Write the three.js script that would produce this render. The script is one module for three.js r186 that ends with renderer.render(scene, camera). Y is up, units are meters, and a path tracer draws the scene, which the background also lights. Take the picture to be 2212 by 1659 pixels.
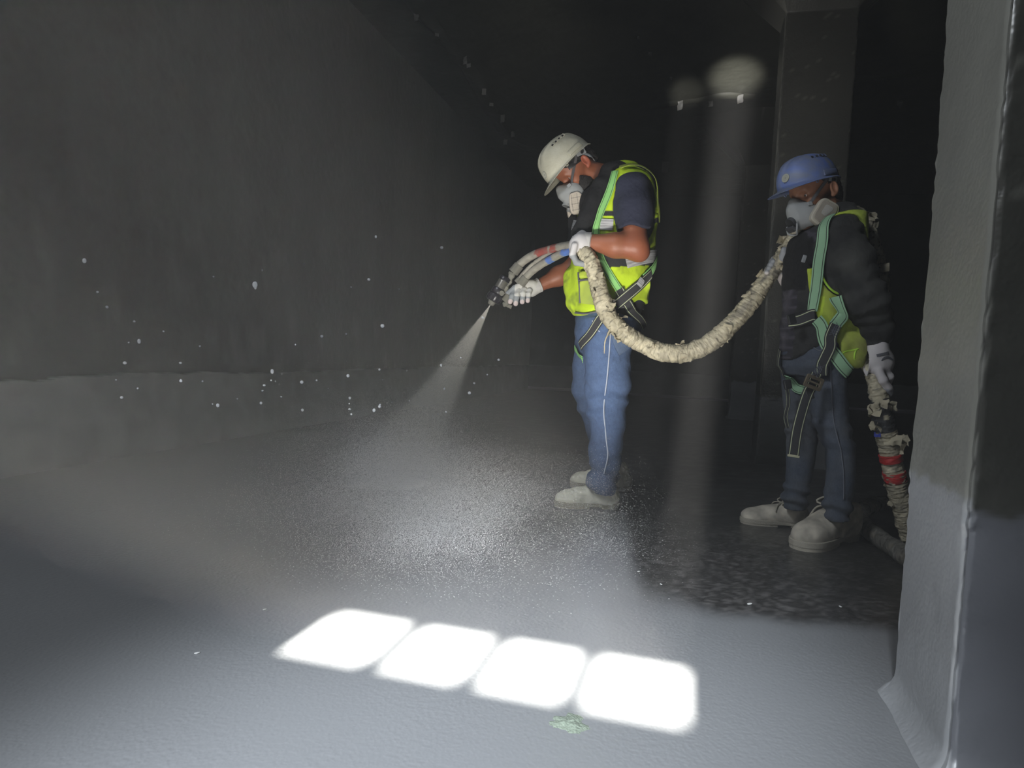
import * as THREE from 'three';
import { mergeGeometries, mergeVertices } from 'three/addons/utils/BufferGeometryUtils.js';
import { RoundedBoxGeometry } from 'three/addons/geometries/RoundedBoxGeometry.js';
import { RectAreaLightUniformsLib } from 'three/addons/lights/RectAreaLightUniformsLib.js';

// ---------- camera, sky, sun, large lights, exposure ----------
const F = 1450, D2R = Math.PI / 180, YAW = 15 * D2R;
const scene = new THREE.Scene();
const camera = new THREE.PerspectiveCamera(2 * Math.atan(829.5 / F) / D2R, 2212 / 1659, 0.05, 60);
camera.rotation.order = 'YXZ';
camera.position.set(0, 0.74, 0);
camera.rotation.set(-2.8 * D2R, YAW, 2.9 * D2R);
camera.updateMatrixWorld(true);
const renderer = new THREE.WebGLRenderer({ antialias: true });
renderer.toneMapping = THREE.LinearToneMapping;
renderer.toneMappingExposure = 1.0;
renderer.shadowMap.enabled = true;
RectAreaLightUniformsLib.init();

scene.background = new THREE.Color(0.55, 0.68, 0.85);
// sun: through the barred roof hatch behind the camera; its direction runs forward and down
const SUN_TAN = 0.66, SUN_DX = 0.11;                     // fall and sideways drift per metre forward
const sun = new THREE.DirectionalLight(new THREE.Color(1, 0.965, 0.88), 205);
sun.name = 'sun';
sun.position.set(-0.44 - SUN_DX * 14, SUN_TAN * 14, -1.48 + 14);
sun.target.position.set(-0.44, 0, -1.48);
sun.castShadow = true;
sun.shadow.mapSize.set(4096, 4096);
Object.assign(sun.shadow.camera, { left: -4, right: 4, top: 4, bottom: -4, near: 1, far: 40 });
scene.add(sun, sun.target);
// daylight of the hazy sky round the sun, through the same hatch: a soft wide shaft
const haze = new THREE.SpotLight(new THREE.Color(0.86, 0.93, 1.0), 820, 0, 8.0 * D2R, 1);
haze.name = 'hatch_daylight';
haze.position.set(-1.13, 3.7, 4.7);
haze.target.position.set(-0.36, 0, -0.98);
haze.castShadow = true; haze.shadow.radius = 14;
scene.add(haze, haze.target);
// added fill light under a made-up roof opening, out of view
const roofFill = new THREE.SpotLight(new THREE.Color(0.88, 0.94, 1.0), 28, 0, 50 * D2R, 1);
roofFill.name = 'added_roof_fill';
roofFill.position.set(-2.2, 3.76, 0.6);
roofFill.target.position.set(0.1, 0.2, -1.9);
roofFill.castShadow = true; roofFill.shadow.radius = 20;
scene.add(roofFill, roofFill.target);
// sunlight thrown back up by the wet coating where the sun patch lies
const glint = new THREE.SpotLight(new THREE.Color(1, 0.96, 0.88), 24, 0, 27 * D2R, 1);
glint.name = 'floor_glint';
glint.position.set(-0.44, 0.03, -1.48);
glint.target.position.set(-0.44, 1.0, -3.2);
glint.castShadow = true; glint.shadow.radius = 10;
scene.add(glint, glint.target);
const glint2 = new THREE.SpotLight(new THREE.Color(1, 0.97, 0.92), 800, 0, 2.6 * D2R, 1);
glint2.name = 'floor_glint_narrow';
glint2.position.set(-0.02, 0.03, -1.4);
glint2.target.position.set(0.25, 3.8, -7.75);
glint2.castShadow = true; glint2.shadow.radius = 3;
scene.add(glint2, glint2.target);
const glint3 = new THREE.SpotLight(new THREE.Color(1, 0.97, 0.92), 190, 0, 2.0 * D2R, 1);
glint3.name = 'floor_glint_side';
glint3.position.set(-0.1, 0.03, -1.45);
glint3.target.position.set(-0.28, 3.8, -8.1);
glint3.castShadow = true; glint3.shadow.radius = 3;
scene.add(glint3, glint3.target);
scene.fog = new THREE.FogExp2(new THREE.Color(1, 0.99, 0.98), 0.0112);

// ---------- helpers ----------
function rng(seed) { let s = seed >>> 0; return () => { s = (s + 0x6d2b79f5) | 0; let t = Math.imul(s ^ (s >>> 15), 1 | s); t = (t + Math.imul(t ^ (t >>> 7), 61 | t)) ^ t; return ((t ^ (t >>> 14)) >>> 0) / 4294967296; }; }
const V = (x, y, z) => new THREE.Vector3(x, y, z);
const clamp = (x, a = 0, b = 1) => Math.min(b, Math.max(a, x)), lerp = (a, b, t) => a + (b - a) * t;
const sstep = (a, b, x) => { const t = clamp((x - a) / (b - a)); return t * t * (3 - 2 * t); };
const hash3 = (x, y, z) => { let h = Math.imul(x, 374761393) ^ Math.imul(y, 668265263) ^ Math.imul(z, 2147483647 ^ 0x5bd1e995); h = Math.imul(h ^ (h >>> 13), 1274126177); return ((h ^ (h >>> 16)) >>> 0) / 4294967296; };
function noise(x, y, z = 0) {                             // value noise, -1..1
  const xi = Math.floor(x), yi = Math.floor(y), zi = Math.floor(z), f = (t) => t * t * (3 - 2 * t), u = f(x - xi), v = f(y - yi), w = f(z - zi);
  const l = (a, b, t) => a + (b - a) * t, h = (i, j, k) => hash3(xi + i, yi + j, zi + k);
  return 2 * l(l(l(h(0, 0, 0), h(1, 0, 0), u), l(h(0, 1, 0), h(1, 1, 0), u), v), l(l(h(0, 0, 1), h(1, 0, 1), u), l(h(0, 1, 1), h(1, 1, 1), u), v), w) - 1;
}
const fbm = (x, y, z, n = 4) => { let s = 0, a = 0.5; for (let i = 0; i < n; i++, a *= 0.5, x *= 2.03, y *= 2.03, z *= 2.03) s += a * noise(x, y, z); return s; };
function dataTex(n, fn, srgb = false) {                   // a tiling texture from fn(u, v) -> grey or [r, g, b]
  const d = new Uint8Array(n * n * 4);
  for (let j = 0; j < n; j++) for (let i = 0; i < n; i++) {
    const c = fn(i / n, j / n, i, j), o = (j * n + i) * 4;
    for (let k = 0; k < 3; k++) d[o + k] = 255 * clamp(Array.isArray(c) ? c[k] : c);
    d[o + 3] = 255;
  }
  const t = new THREE.DataTexture(d, n, n);
  t.wrapS = t.wrapT = THREE.RepeatWrapping; t.magFilter = THREE.LinearFilter; t.minFilter = THREE.LinearMipmapLinearFilter; t.generateMipmaps = true;
  if (srgb) t.colorSpace = THREE.SRGBColorSpace;
  t.needsUpdate = true;
  return t;
}
const tile = (f, n) => (u, v) => {                         // make noise of period n cells tile
  const x = u * n, y = v * n, a = sstep(0, 1, u), b = sstep(0, 1, v);
  const p = f(x, y), q = f(x - n, y), r = f(x, y - n), w = f(x - n, y - n), mix = (p, q, r, w) => lerp(lerp(p, q, a), lerp(r, w, a), b);
  return Array.isArray(p) ? p.map((_, k) => mix(p[k], q[k], r[k], w[k])) : mix(p, q, r, w);
};
const rep = (t, r, r2 = r) => { const c = t.clone(); c.repeat.set(r, r2); c.needsUpdate = true; return c; };
const used = {};
function numbered(n) { used[n] = (used[n] ?? -1) + 1; return used[n] ? n + '_' + String(used[n]).padStart(3, '0') : n; }
function shadows(o) { o.traverse((m) => { if (m.isMesh) { m.castShadow = true; m.receiveShadow = true; } }); return o; }
function part(name, geo, mat, parent, label) {
  const m = new THREE.Mesh(geo, mat); m.name = name; m.castShadow = m.receiveShadow = true;
  if (label) m.userData.label = label;
  parent.add(m); return m;
}
function thing(name, label, category, pos = [0, 0, 0], turn = 0, group) {
  const o = new THREE.Group(); o.name = numbered(name); o.position.set(...pos); o.rotation.y = turn;
  o.userData = { label, category }; if (group) o.userData.group = group;
  scene.add(o); return o;
}
function struct(name, geo, mat, label) {
  const m = new THREE.Mesh(geo, mat); m.name = name; m.userData.kind = 'structure'; if (label) m.userData.label = label;
  m.castShadow = m.receiveShadow = true; scene.add(m); return m;
}
const camRay = (px, py, d) => V((px - 1106) / F * d, -(py - 829.5) / F * d, -d).applyMatrix4(camera.matrixWorld);   // a point of the place from a sight line and a distance
function onPlane(px, py, h = 0) { const o = camera.position, v = camRay(px, py, 1).sub(o); return o.clone().addScaledVector(v, (h - o.y) / v.y); }

// ---------- setting ----------
const XL = -3.2, XR = 7.6, ZF = -13.2, ZB = 7.0, CEIL = 3.82, BAND = 0.48;
const n256 = dataTex(256, tile((x, y) => 0.5 + 0.5 * fbm(x, y, 7, 5), 24));
const nFine = dataTex(256, tile((x, y) => 0.5 + 0.5 * fbm(x * 1.0, y, 3, 3), 64));
const coatCol = (base, spread, seed, cells = 9) => dataTex(512, tile((x, y) => {
  const a = 1 + spread * fbm(x, y, seed, 5) + 0.5 * spread * noise(x * 9, y * 9, seed + 4);
  return base.map((c) => c * a);
}, cells), false);
function stdMat(name, color, rough, extra = {}) { const m = new THREE.MeshPhysicalMaterial({ color, roughness: rough, ...extra }); m.name = name; return m; }
const M = {};
M.darkCoat = stdMat('dark_coating', 0xffffff, 0.42, { vertexColors: true, bumpMap: rep(n256, 0.9), bumpScale: 0.004, roughnessMap: null });
M.floor = stdMat('floor_coating', 0xffffff, 0.3, { vertexColors: true, bumpMap: rep(nFine, 2.2), bumpScale: 0.0008 });
M.ceil = stdMat('ceiling_coating', 0xffffff, 0.5, { vertexColors: true, bumpMap: rep(n256, 0.5), bumpScale: 0.008 });

// a wall panel: a grid of cells with a colour and a small displacement by place, plus a flat back so that it has thickness
function surface(nu, nv, at, color) {                     // at(u, v) -> [x, y, z, uvx, uvy]
  const p = [], uv = [], c = [], idx = [];
  for (let j = 0; j <= nv; j++) for (let i = 0; i <= nu; i++) {
    const q = at(i / nu, j / nv); p.push(q[0], q[1], q[2]); uv.push(q[3], q[4]); c.push(...color(q[0], q[1], q[2]));
  }
  for (let j = 0; j < nv; j++) for (let i = 0; i < nu; i++) { const a = j * (nu + 1) + i, b = a + 1, d = a + nu + 1, e = d + 1; idx.push(a, b, e, a, e, d); }
  const g = new THREE.BufferGeometry();
  g.setAttribute('position', new THREE.Float32BufferAttribute(p, 3)); g.setAttribute('uv', new THREE.Float32BufferAttribute(uv, 2)); g.setAttribute('color', new THREE.Float32BufferAttribute(c, 3));
  g.setIndex(idx); g.computeVertexNormals(); return g;
}
function slab(x0, x1, y0, y1, z0, z1, col = [0.05, 0.05, 0.05]) {
  const g = new THREE.BoxGeometry(x1 - x0, y1 - y0, z1 - z0).translate((x0 + x1) / 2, (y0 + y1) / 2, (z0 + z1) / 2);
  const n = g.attributes.position.count; g.setAttribute('color', new THREE.Float32BufferAttribute(Array.from({ length: n }, () => col).flat(), 3)); return g;
}
const bandEdge = (s, seed) => BAND + 0.012 * noise(s * 1.6, seed) + 0.008 * noise(s * 6, seed + 3) + 0.003 * noise(s * 25, seed + 5);
function wallColor(s, y, seed) {                          // dark membrane above, pale fresh coat below
  const e = bandEdge(s, seed), m = 1 + 0.22 * fbm(s * 0.9, y * 0.9, seed, 4) + 0.1 * noise(s * 12, y * 12, seed);
  const t = sstep(e - 0.006, e + 0.006, y);
  const dark = [0.052, 0.051, 0.050], pale = seed === 2 ? [0.50, 0.505, 0.52] : [0.22, 0.225, 0.235];  // left wall paler: the bright haze over it is painted into its coat
  const streak = 1 + 0.16 * noise(s * 5, y * 0.25, seed + 7), dust = 0.5 * sstep(0.12, 0.45, fbm(s * 4.5, y * 4.5, seed + 9, 4)) * sstep(2.4, 0.7, y);   // dried overspray, with clumps of haze painted into the colour
  return dark.map((d, k) => lerp(pale[k], lerp(d * streak, 0.12, dust), t) * m);
}
// geometric spacing along a wall so that the rows near the band are fine
const yRows = []; for (let y = 0; y < 0.42; y += 0.06) yRows.push(y); for (let y = 0.42; y < 0.56; y += 0.008) yRows.push(y); for (let y = 0.56; y <= CEIL + 0.01; y += 0.163) yRows.push(Math.min(y, CEIL)); yRows.push(CEIL);
function gridWall(name, ss, place, seed, solid) {
  const g = surface(ss.length - 1, yRows.length - 1, (u, v) => { const s = ss[Math.round(u * (ss.length - 1))], y = yRows[Math.round(v * (yRows.length - 1))]; return [...place(s, y), s, y]; }, () => [1, 1, 1]);
  const p = g.attributes.uv, c = g.attributes.color;
  for (let i = 0; i < p.count; i++) c.setXYZ(i, ...wallColor(p.getX(i), p.getY(i), seed));
  const back = solid.clone(); return struct(name, mergeGeometries([g, back]), M.darkCoat);
}
const range = (a, b, st) => { const r = []; for (let x = a; x < b - 1e-6; x += st) r.push(x); r.push(b); return r; };
const wob = (s, y, seed) => 0.012 * fbm(s * 0.5, y * 0.5, seed, 3);
gridWall('wall_left', range(ZF, ZB, 0.06), (s, y) => [XL + wob(s, y, 2), y, s], 2, slab(XL - 0.3, XL - 0.03, -0.1, CEIL + 0.3, ZF - 0.3, ZB + 0.3)).geometry;
gridWall('wall_far', range(XL, XR, 0.06), (s, y) => [s, y, ZF + wob(s, y, 5)], 5, slab(XL - 0.3, XR + 0.3, -0.1, CEIL + 0.3, ZF - 0.3, ZF - 0.03));
struct('baseboard_far', surface(300, 6, (u, v) => { const x = lerp(XL, 4, u), a = v * Math.PI / 2, r = 0.05 + 0.012 * noise(x * 3, 4); return [x, r * (1 - Math.cos(a)) + 0.001, ZF + 0.02 + r * (1 - Math.sin(a)), x, v * 0.1]; }, () => [0.6, 0.57, 0.63]), M.darkCoat, 'pale coved strip along the foot of the far wall');
gridWall('wall_right', range(ZF, ZB, 0.3), (s, y) => [XR, y, s], 8, slab(XR + 0.02, XR + 0.3, -0.1, CEIL + 0.3, ZF - 0.3, ZB + 0.3));
gridWall('wall_back', range(XL, XR, 0.3), (s, y) => [s, y, ZB], 9, slab(XL - 0.3, XR + 0.3, -0.1, CEIL + 0.3, ZB + 0.02, ZB + 0.3));

// floor: pale smooth fresh coat in front, dark speckled older coat beyond a wavy edge
const coatEdge = (x) => lerp(-4.6, -2.02 - 0.10 * x, sstep(-0.5, -0.08, x)) + 0.05 * noise(x * 2.2, 11) + 0.02 * noise(x * 9, 12);
function floorColor(x, y, z) {
  const e = coatEdge(x), t = sstep(e - lerp(0.1, 0.5, sstep(0.2, -0.3, x)), e + 0.03, z), n = noise(x * 90, z * 90, 1), n2 = noise(x * 45, z * 45, 5), m = 1 + 0.14 * fbm(x * 1.4, z * 1.4, 21, 4);
  const sp = clamp(0.25 + 1.9 * n + 1.1 * n2, 0, 2.6);
  return [0.140, 0.143, 0.149].map((c, k) => (lerp([0.036, 0.034, 0.033][k] * (0.55 + 0.9 * sp), c, t)) * m);
}
{
  const near = surface(400, 330, (u, v) => { const x = lerp(-3.3, 1.7, u), z = lerp(0.9, -3.2, v); return [x, 0.0015 * fbm(x * 1.5, z * 1.5, 4, 2), z, x, z]; }, floorColor);
  const far = surface(220, 200, (u, v) => { const x = lerp(XL - 0.05, XR, u), z = lerp(-3.2, ZF - 0.05, v); return [x, 0, z, x, z]; }, floorColor);
  const right = surface(40, 40, (u, v) => { const x = lerp(1.7, XR, u), z = lerp(0.9, -3.2, v); return [x, 0, z, x, z]; }, floorColor);
  const back = surface(60, 40, (u, v) => { const x = lerp(XL - 0.05, XR, u), z = lerp(ZB, 0.9, v); return [x, 0, z, x, z]; }, floorColor);
  struct('floor', mergeGeometries([near, far, right, back, slab(XL - 0.3, XR + 0.3, -0.3, -0.02, ZF - 0.3, ZB + 0.3)]), M.floor);
}
// ceiling: slab with the barred hatch and an added opening for the fill light cut out
const hatchShift = [-(CEIL + 0.3) / SUN_TAN * SUN_DX, (CEIL + 0.3) / SUN_TAN];
const HX0 = -0.9 + hatchShift[0], HX1 = 0.025 + hatchShift[0], HZ0 = -1.61 + hatchShift[1], HZ1 = -1.345 + hatchShift[1];
const ceilColor = (x, y, z) => { const m = 1 + 0.35 * fbm(x * 0.5, z * 0.5, 31, 4) + 0.12 * noise(x * 8, z * 8, 3); const k = x < -2.62 ? lerp(0.2, 0.75, sstep(-3.2, -2.65, x + 0.1 * noise(z * 1.2, 4))) : 1; return [0.066 * m * k, 0.067 * m * k, 0.053 * m * k]; };  // darkens towards the left wall: corner shade painted into the colour
{
  const H = CEIL, T = 0.3, parts = [];
  const holes = [[HX0 - 0.1, HX1 + 0.1, HZ0 - 0.62, HZ1 + 0.1], [-2.72, -1.68, 0.13, 1.07]];    // [x0, x1, z0, z1]
  const xs = [XL - 0.3, XR + 0.3, ...holes.flatMap((h) => [h[0], h[1]])].sort((a, b) => a - b), zs = [ZF - 0.3, ZB + 0.3, ...holes.flatMap((h) => [h[2], h[3]])].sort((a, b) => a - b);
  for (let i = 0; i + 1 < xs.length; i++) for (let j = 0; j + 1 < zs.length; j++) {
    const cx = (xs[i] + xs[i + 1]) / 2, cz = (zs[j] + zs[j + 1]) / 2;
    if (holes.some((h) => cx > h[0] && cx < h[1] && cz > h[2] && cz < h[3])) continue;
    parts.push(slab(xs[i], xs[i + 1], H + 0.012, H + T, zs[j], zs[j + 1]));
  }
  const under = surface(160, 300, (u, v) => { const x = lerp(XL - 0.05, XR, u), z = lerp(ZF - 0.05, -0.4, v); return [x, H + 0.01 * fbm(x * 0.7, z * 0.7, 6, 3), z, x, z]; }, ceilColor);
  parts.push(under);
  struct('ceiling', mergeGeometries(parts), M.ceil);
}

// columns: square shafts with flared heads, standing in one row
function columnShaft(z1, seed, w = 0.49, d = 0.34) {
  const x0 = 0.487, z0 = z1 - d, r = 0.018, per = [], N = (a, b, st) => Math.max(2, Math.round(Math.abs(b - a) / st));
  const line = (xa, za, xb, zb, nx, nz) => { const n = N(0, Math.hypot(xb - xa, zb - za), 0.025); for (let i = 0; i < n; i++) per.push([lerp(xa, xb, i / n), lerp(za, zb, i / n), nx, nz]); };
  const arc = (cx, cz, a0) => { for (let i = 0; i < 7; i++) { const a = a0 + i / 7 * Math.PI / 2; per.push([cx + r * Math.cos(a), cz + r * Math.sin(a), Math.cos(a), Math.sin(a)]); } };
  const X1 = x0 + w; line(x0, z0 + r, x0, z1 - r, -1, 0); { const c = []; for (let i = 0; i < 7; i++) { const a = Math.PI - i / 7 * Math.PI / 2; per.push([x0 + r + r * Math.cos(a), z1 - r + r * Math.sin(a), Math.cos(a), Math.sin(a)]); } }
  line(x0 + r, z1, X1 - r, z1, 0, 1); for (let i = 0; i < 7; i++) { const a = Math.PI / 2 - i / 7 * Math.PI / 2; per.push([X1 - r + r * Math.cos(a), z1 - r + r * Math.sin(a), Math.cos(a), Math.sin(a)]); }
  line(X1, z1 - r, X1, z0 + r, 1, 0); for (let i = 0; i < 7; i++) { const a = -i / 7 * Math.PI / 2; per.push([X1 - r + r * Math.cos(a), z0 + r + r * Math.sin(a), Math.cos(a), Math.sin(a)]); }
  line(X1 - r, z0, x0 + r, z0, 0, -1); for (let i = 0; i < 7; i++) { const a = -Math.PI / 2 - i / 7 * Math.PI / 2; per.push([x0 + r + r * Math.cos(a), z0 + r + r * Math.sin(a), Math.cos(a), Math.sin(a)]); }
  per.push(per[0]);
  const ys = [0, 0.004, 0.01, 0.018, 0.03, 0.045, 0.06]; for (let y = 0.08; y < 0.42; y += 0.02) ys.push(y); for (let y = 0.42; y < 0.57; y += 0.006) ys.push(y); for (let y = 0.58; y < 3.28; y += 0.02) ys.push(y); ys.push(3.28, 3.45, 3.65, CEIL + 0.02);
  const cx = x0 + w / 2, cz = z0 + d / 2;
  const g = surface(per.length - 1, ys.length - 1, (u, v) => {
    const q = per[Math.round(u * (per.length - 1))], y = ys[Math.round(v * (ys.length - 1))], cove = y < 0.06 ? 0.03 * (1 - y / 0.06) ** 2 : 0, cap = y > 3.28 ? (y - 3.28) * 0.95 : 0, edge = Math.abs(q[2] * q[3]) > 0.01 ? 1 : 0.0;
    const rough = 0.004 * fbm(q[0] * 5, y * 4, q[1] * 5 + seed, 3) + 0.0016 * noise(q[0] * 60, y * 60, q[1] * 60) + edge * 0.004 * noise(q[0] * 30, y * 55, seed);
    const e = cove + cap + rough; return [q[0] + q[2] * e, y, q[1] + q[3] * e, (Math.abs(q[2]) > 0.7 ? q[1] : q[0]), y];
  }, (x, y, z) => {
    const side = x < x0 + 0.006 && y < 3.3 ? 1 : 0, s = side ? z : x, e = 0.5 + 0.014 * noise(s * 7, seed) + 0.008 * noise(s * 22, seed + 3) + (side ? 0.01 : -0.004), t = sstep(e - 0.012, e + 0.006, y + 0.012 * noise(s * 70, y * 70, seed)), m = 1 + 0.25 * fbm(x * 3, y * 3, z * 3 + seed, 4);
    const spray = side ? 0 : sstep(0.46, 0.28, y) * 0.35, pale = (side ? [0.31, 0.315, 0.325].map((c) => c * lerp(0.72, 1, sstep(0.2, 0.48, y))) : z1 < -3 ? [0.24, 0.243, 0.262] : [0.135, 0.138, 0.152]).map((c) => c * (1 - spray)), dark = side ? [0.215, 0.213, 0.19] : [0.062, 0.061, 0.053];  // light fading towards the floor, painted into the coat; spray holds the front part
    const fleck = !side && hash3(Math.floor(x * 260), Math.floor(y * 260), Math.floor(z * 260)) > 0.985 ? 2.2 : 1;
    return pale.map((c, k) => lerp(c, dark[k] * fleck, t) * m);
  });
  return g;
}
M.column = stdMat('column_coating', 0xffffff, 0.34, { vertexColors: true, bumpMap: rep(nFine, 2), bumpScale: 0.0011 });
[[-1.36, 3, 'nearest square column at the right, pale coat on its foot'], [-5.27, 5, 'square column behind the worker in the blue hat'], [-9.2, 7, 'square column far back, partly hidden by the nearer column'], [-13.0, 9, 'farthest column against the far wall']].slice(0, 3).forEach(([z, seed, label], i) => { const m = struct('column' + (i ? '_00' + i : ''), columnShaft(z, seed), M.column, label); m.userData.category = undefined; delete m.userData.category; });
// ceiling: membrane seams along the wall and at the joints hang a little lower, with torn edges and flakes
{
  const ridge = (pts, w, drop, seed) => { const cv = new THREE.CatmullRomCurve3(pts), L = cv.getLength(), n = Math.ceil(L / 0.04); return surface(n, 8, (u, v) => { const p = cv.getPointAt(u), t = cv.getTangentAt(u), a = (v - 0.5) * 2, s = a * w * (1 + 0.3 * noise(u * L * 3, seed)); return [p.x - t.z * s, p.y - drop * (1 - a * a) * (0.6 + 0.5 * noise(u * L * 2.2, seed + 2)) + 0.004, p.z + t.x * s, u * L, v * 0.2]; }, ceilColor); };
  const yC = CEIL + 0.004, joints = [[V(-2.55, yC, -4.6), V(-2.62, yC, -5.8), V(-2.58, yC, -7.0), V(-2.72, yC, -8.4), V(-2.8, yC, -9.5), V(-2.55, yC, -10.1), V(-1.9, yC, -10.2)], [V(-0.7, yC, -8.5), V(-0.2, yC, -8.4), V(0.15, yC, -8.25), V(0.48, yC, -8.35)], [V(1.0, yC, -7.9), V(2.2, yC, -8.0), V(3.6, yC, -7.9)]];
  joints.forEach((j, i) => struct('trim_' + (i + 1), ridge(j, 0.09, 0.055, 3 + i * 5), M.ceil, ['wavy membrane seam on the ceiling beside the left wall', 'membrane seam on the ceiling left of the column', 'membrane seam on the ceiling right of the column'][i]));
  const R = rng(5), ceil = scene.getObjectByName('ceiling'), fm = stdMat('torn_membrane', new THREE.Color(0.34, 0.34, 0.33), 0.7, { side: THREE.DoubleSide });
  const flake = (p, s) => { const g = new THREE.PlaneGeometry(s, s * (0.8 + R() * 0.9), 3, 4), a = g.attributes.position; for (let i = 0; i < a.count; i++) a.setZ(i, 0.25 * s * noise(a.getX(i) / s * 3, a.getY(i) / s * 3, R() * 9)); g.computeVertexNormals(); part('membrane_flake', g.rotateY(R() * 1.2 - 0.6).translate(p.x, p.y - s * 0.5 - 0.03, p.z), fm, ceil); };
  for (const [px, py, s] of [[1470, 215, 0.075], [1536, 212, 0.055], [1600, 201, 0.07], [1005, 118, 0.055], [1013, 130, 0.05], [1046, 188, 0.05], [1062, 216, 0.05], [1086, 246, 0.06], [1108, 280, 0.065], [1092, 298, 0.06], [900, 22, 0.05], [944, 64, 0.04], [1437, 350, 0.1], [1944, 214, 0.06], [1450, 160, 0.03], [1380, 70, 0.03], [1405, 105, 0.04], [1820, 215, 0.04]]) flake(onPlane(px, py, CEIL), s);
}
// barred roof hatch that lets the sun in, and the shield added beside the made-up opening
{
  const grate = struct('window_1', (() => { const g = [], y = CEIL + 0.32, z0 = HZ0, z1 = HZ1, bw = 0.05; for (let i = 0; i <= 4; i++) { const x = lerp(HX0, HX1, i / 4), w = i === 0 || i === 4 ? 0.06 : bw, c = i === 0 ? x - 0.03 : i === 4 ? x + 0.03 : x; g.push(slab(c - w / 2, c + w / 2, y - 0.012, y + 0.012, z0 - 0.05, z1 + 0.05, [0.2, 0.2, 0.2])); } g.push(slab(HX0 - 0.25, HX1 + 0.25, y - 0.012, y + 0.012, z0 - 0.8, z0, [0.2, 0.2, 0.2]), slab(HX0 - 0.25, HX1 + 0.25, y - 0.012, y + 0.012, z1, z1 + 0.3, [0.2, 0.2, 0.2]), slab(HX0 - 0.3, HX0 - 0.03, y - 0.012, y + 0.012, z0 - 0.3, z1 + 0.1, [0.2, 0.2, 0.2]), slab(HX1 + 0.03, HX1 + 0.3, y - 0.012, y + 0.012, z0 - 0.3, z1 + 0.1, [0.2, 0.2, 0.2])); return mergeGeometries(g); })(), M.ceil, 'barred roof hatch behind the viewer');
  struct('added_shield_1', mergeGeometries([slab(-2.76, -1.64, CEIL + 0.3, CEIL + 1.25, 1.08, 1.12), slab(-2.8, -2.73, CEIL + 0.3, CEIL + 0.5, 0.1, 1.1), slab(-1.67, -1.6, CEIL + 0.3, CEIL + 0.5, 0.1, 1.1)]), M.ceil, 'added shield that keeps the sun out of the made-up roof opening');  // unseen blocker, added so that no sun enters the made-up opening
}
// ---------- implicit-surface modelling ----------
const smin = (a, b, k) => { const h = Math.max(k - Math.abs(a - b), 0) / k; return Math.min(a, b) - h * h * k * 0.25; };
const smax = (a, b, k) => -smin(-a, -b, k);
function cone(a, b, ra, rb, sx = 1, sz = 1) {              // tapered capsule; sz < 1 widens it along z
  const bx = b.x - a.x, by = b.y - a.y, bz = b.z - a.z, l2 = bx * bx + by * by + bz * bz || 1e-9;
  return (x, y, z) => {
    const px = x - a.x, py = y - a.y, pz = z - a.z, t = clamp((px * bx + py * by + pz * bz) / l2);
    const dx = (px - t * bx) * sx, dy = py - t * by, dz = (pz - t * bz) * sz;
    return Math.sqrt(dx * dx + dy * dy + dz * dz) - (ra + (rb - ra) * t);
  };
}
function chain(pts, rs, k = 0.01) { const fs = pts.slice(1).map((p, i) => cone(pts[i], p, rs[i], rs[i + 1])); return (x, y, z) => { let d = 1e9; for (const f of fs) d = d > 1e8 ? f(x, y, z) : smin(d, f(x, y, z), k); return d; }; }
function ball(c, rx, ry, rz, fr) {                         // ellipsoid, in the axes of frame fr = {f, u, s} if given
  const m = Math.min(rx, ry, rz);
  return (x, y, z) => {
    let dx = x - c.x, dy = y - c.y, dz = z - c.z;
    if (fr) { const q = dx, w = dy, e = dz; dx = q * fr.f.x + w * fr.f.y + e * fr.f.z; dy = q * fr.u.x + w * fr.u.y + e * fr.u.z; dz = q * fr.s.x + w * fr.s.y + e * fr.s.z; }
    const k0 = Math.sqrt((dx / rx) ** 2 + (dy / ry) ** 2 + (dz / rz) ** 2), k1 = Math.sqrt((dx / (rx * rx)) ** 2 + (dy / (ry * ry)) ** 2 + (dz / (rz * rz)) ** 2);
    return k1 < 1e-6 ? -m : k0 * (k0 - 1) / k1;
  };
}
function column(rings, pow = 2) {                          // upright limb or trunk from rings {y, cx, hx, cz, hz}, topmost first
  const r = rings.slice().sort((a, b) => a.y - b.y), n = r.length, top = r[n - 1].y, bot = r[0].y;
  return (x, y, z) => {
    const yy = clamp(y, bot, top); let i = 0; while (i < n - 2 && r[i + 1].y < yy) i++;
    const a = r[Math.max(i - 1, 0)], b = r[i], c = r[i + 1], d = r[Math.min(i + 2, n - 1)], t = (yy - b.y) / (c.y - b.y);
    const cm = (k) => { const p0 = a[k], p1 = b[k], p2 = c[k], p3 = d[k]; return 0.5 * (2 * p1 + (p2 - p0) * t + (2 * p0 - 5 * p1 + 4 * p2 - p3) * t * t + (3 * p1 - p0 - 3 * p2 + p3) * t * t * t); };
    const hx = cm('hx'), hz = cm('hz'), dx = Math.abs(x - cm('cx')) / hx, dz = Math.abs(z - cm('cz')) / hz;
    const q = pow === 2 ? Math.sqrt(dx * dx + dz * dz) : Math.pow(Math.pow(dx, pow) + Math.pow(dz, pow), 1 / pow);
    const side = (q - 1) * Math.min(hx, hz), over = Math.max(y - top, bot - y);
    return over > 0 ? (side > 0 ? Math.hypot(side, over) : over) : Math.max(side, over - 0.0001);
  };
}
const any = (k, ...fs) => (x, y, z) => { let d = fs[0](x, y, z); for (let i = 1; i < fs.length; i++) d = smin(d, fs[i](x, y, z), k); return d; };
const grow = (f, r) => (x, y, z) => f(x, y, z) - r;
const cutBy = (f, g) => (x, y, z) => Math.max(f(x, y, z), g(x, y, z));
function grad(f, x, y, z, e = 0.002) { const v = V(f(x + e, y, z) - f(x - e, y, z), f(x, y + e, z) - f(x, y - e, z), f(x, y, z + e) - f(x, y, z - e)); return v.normalize(); }

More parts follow.
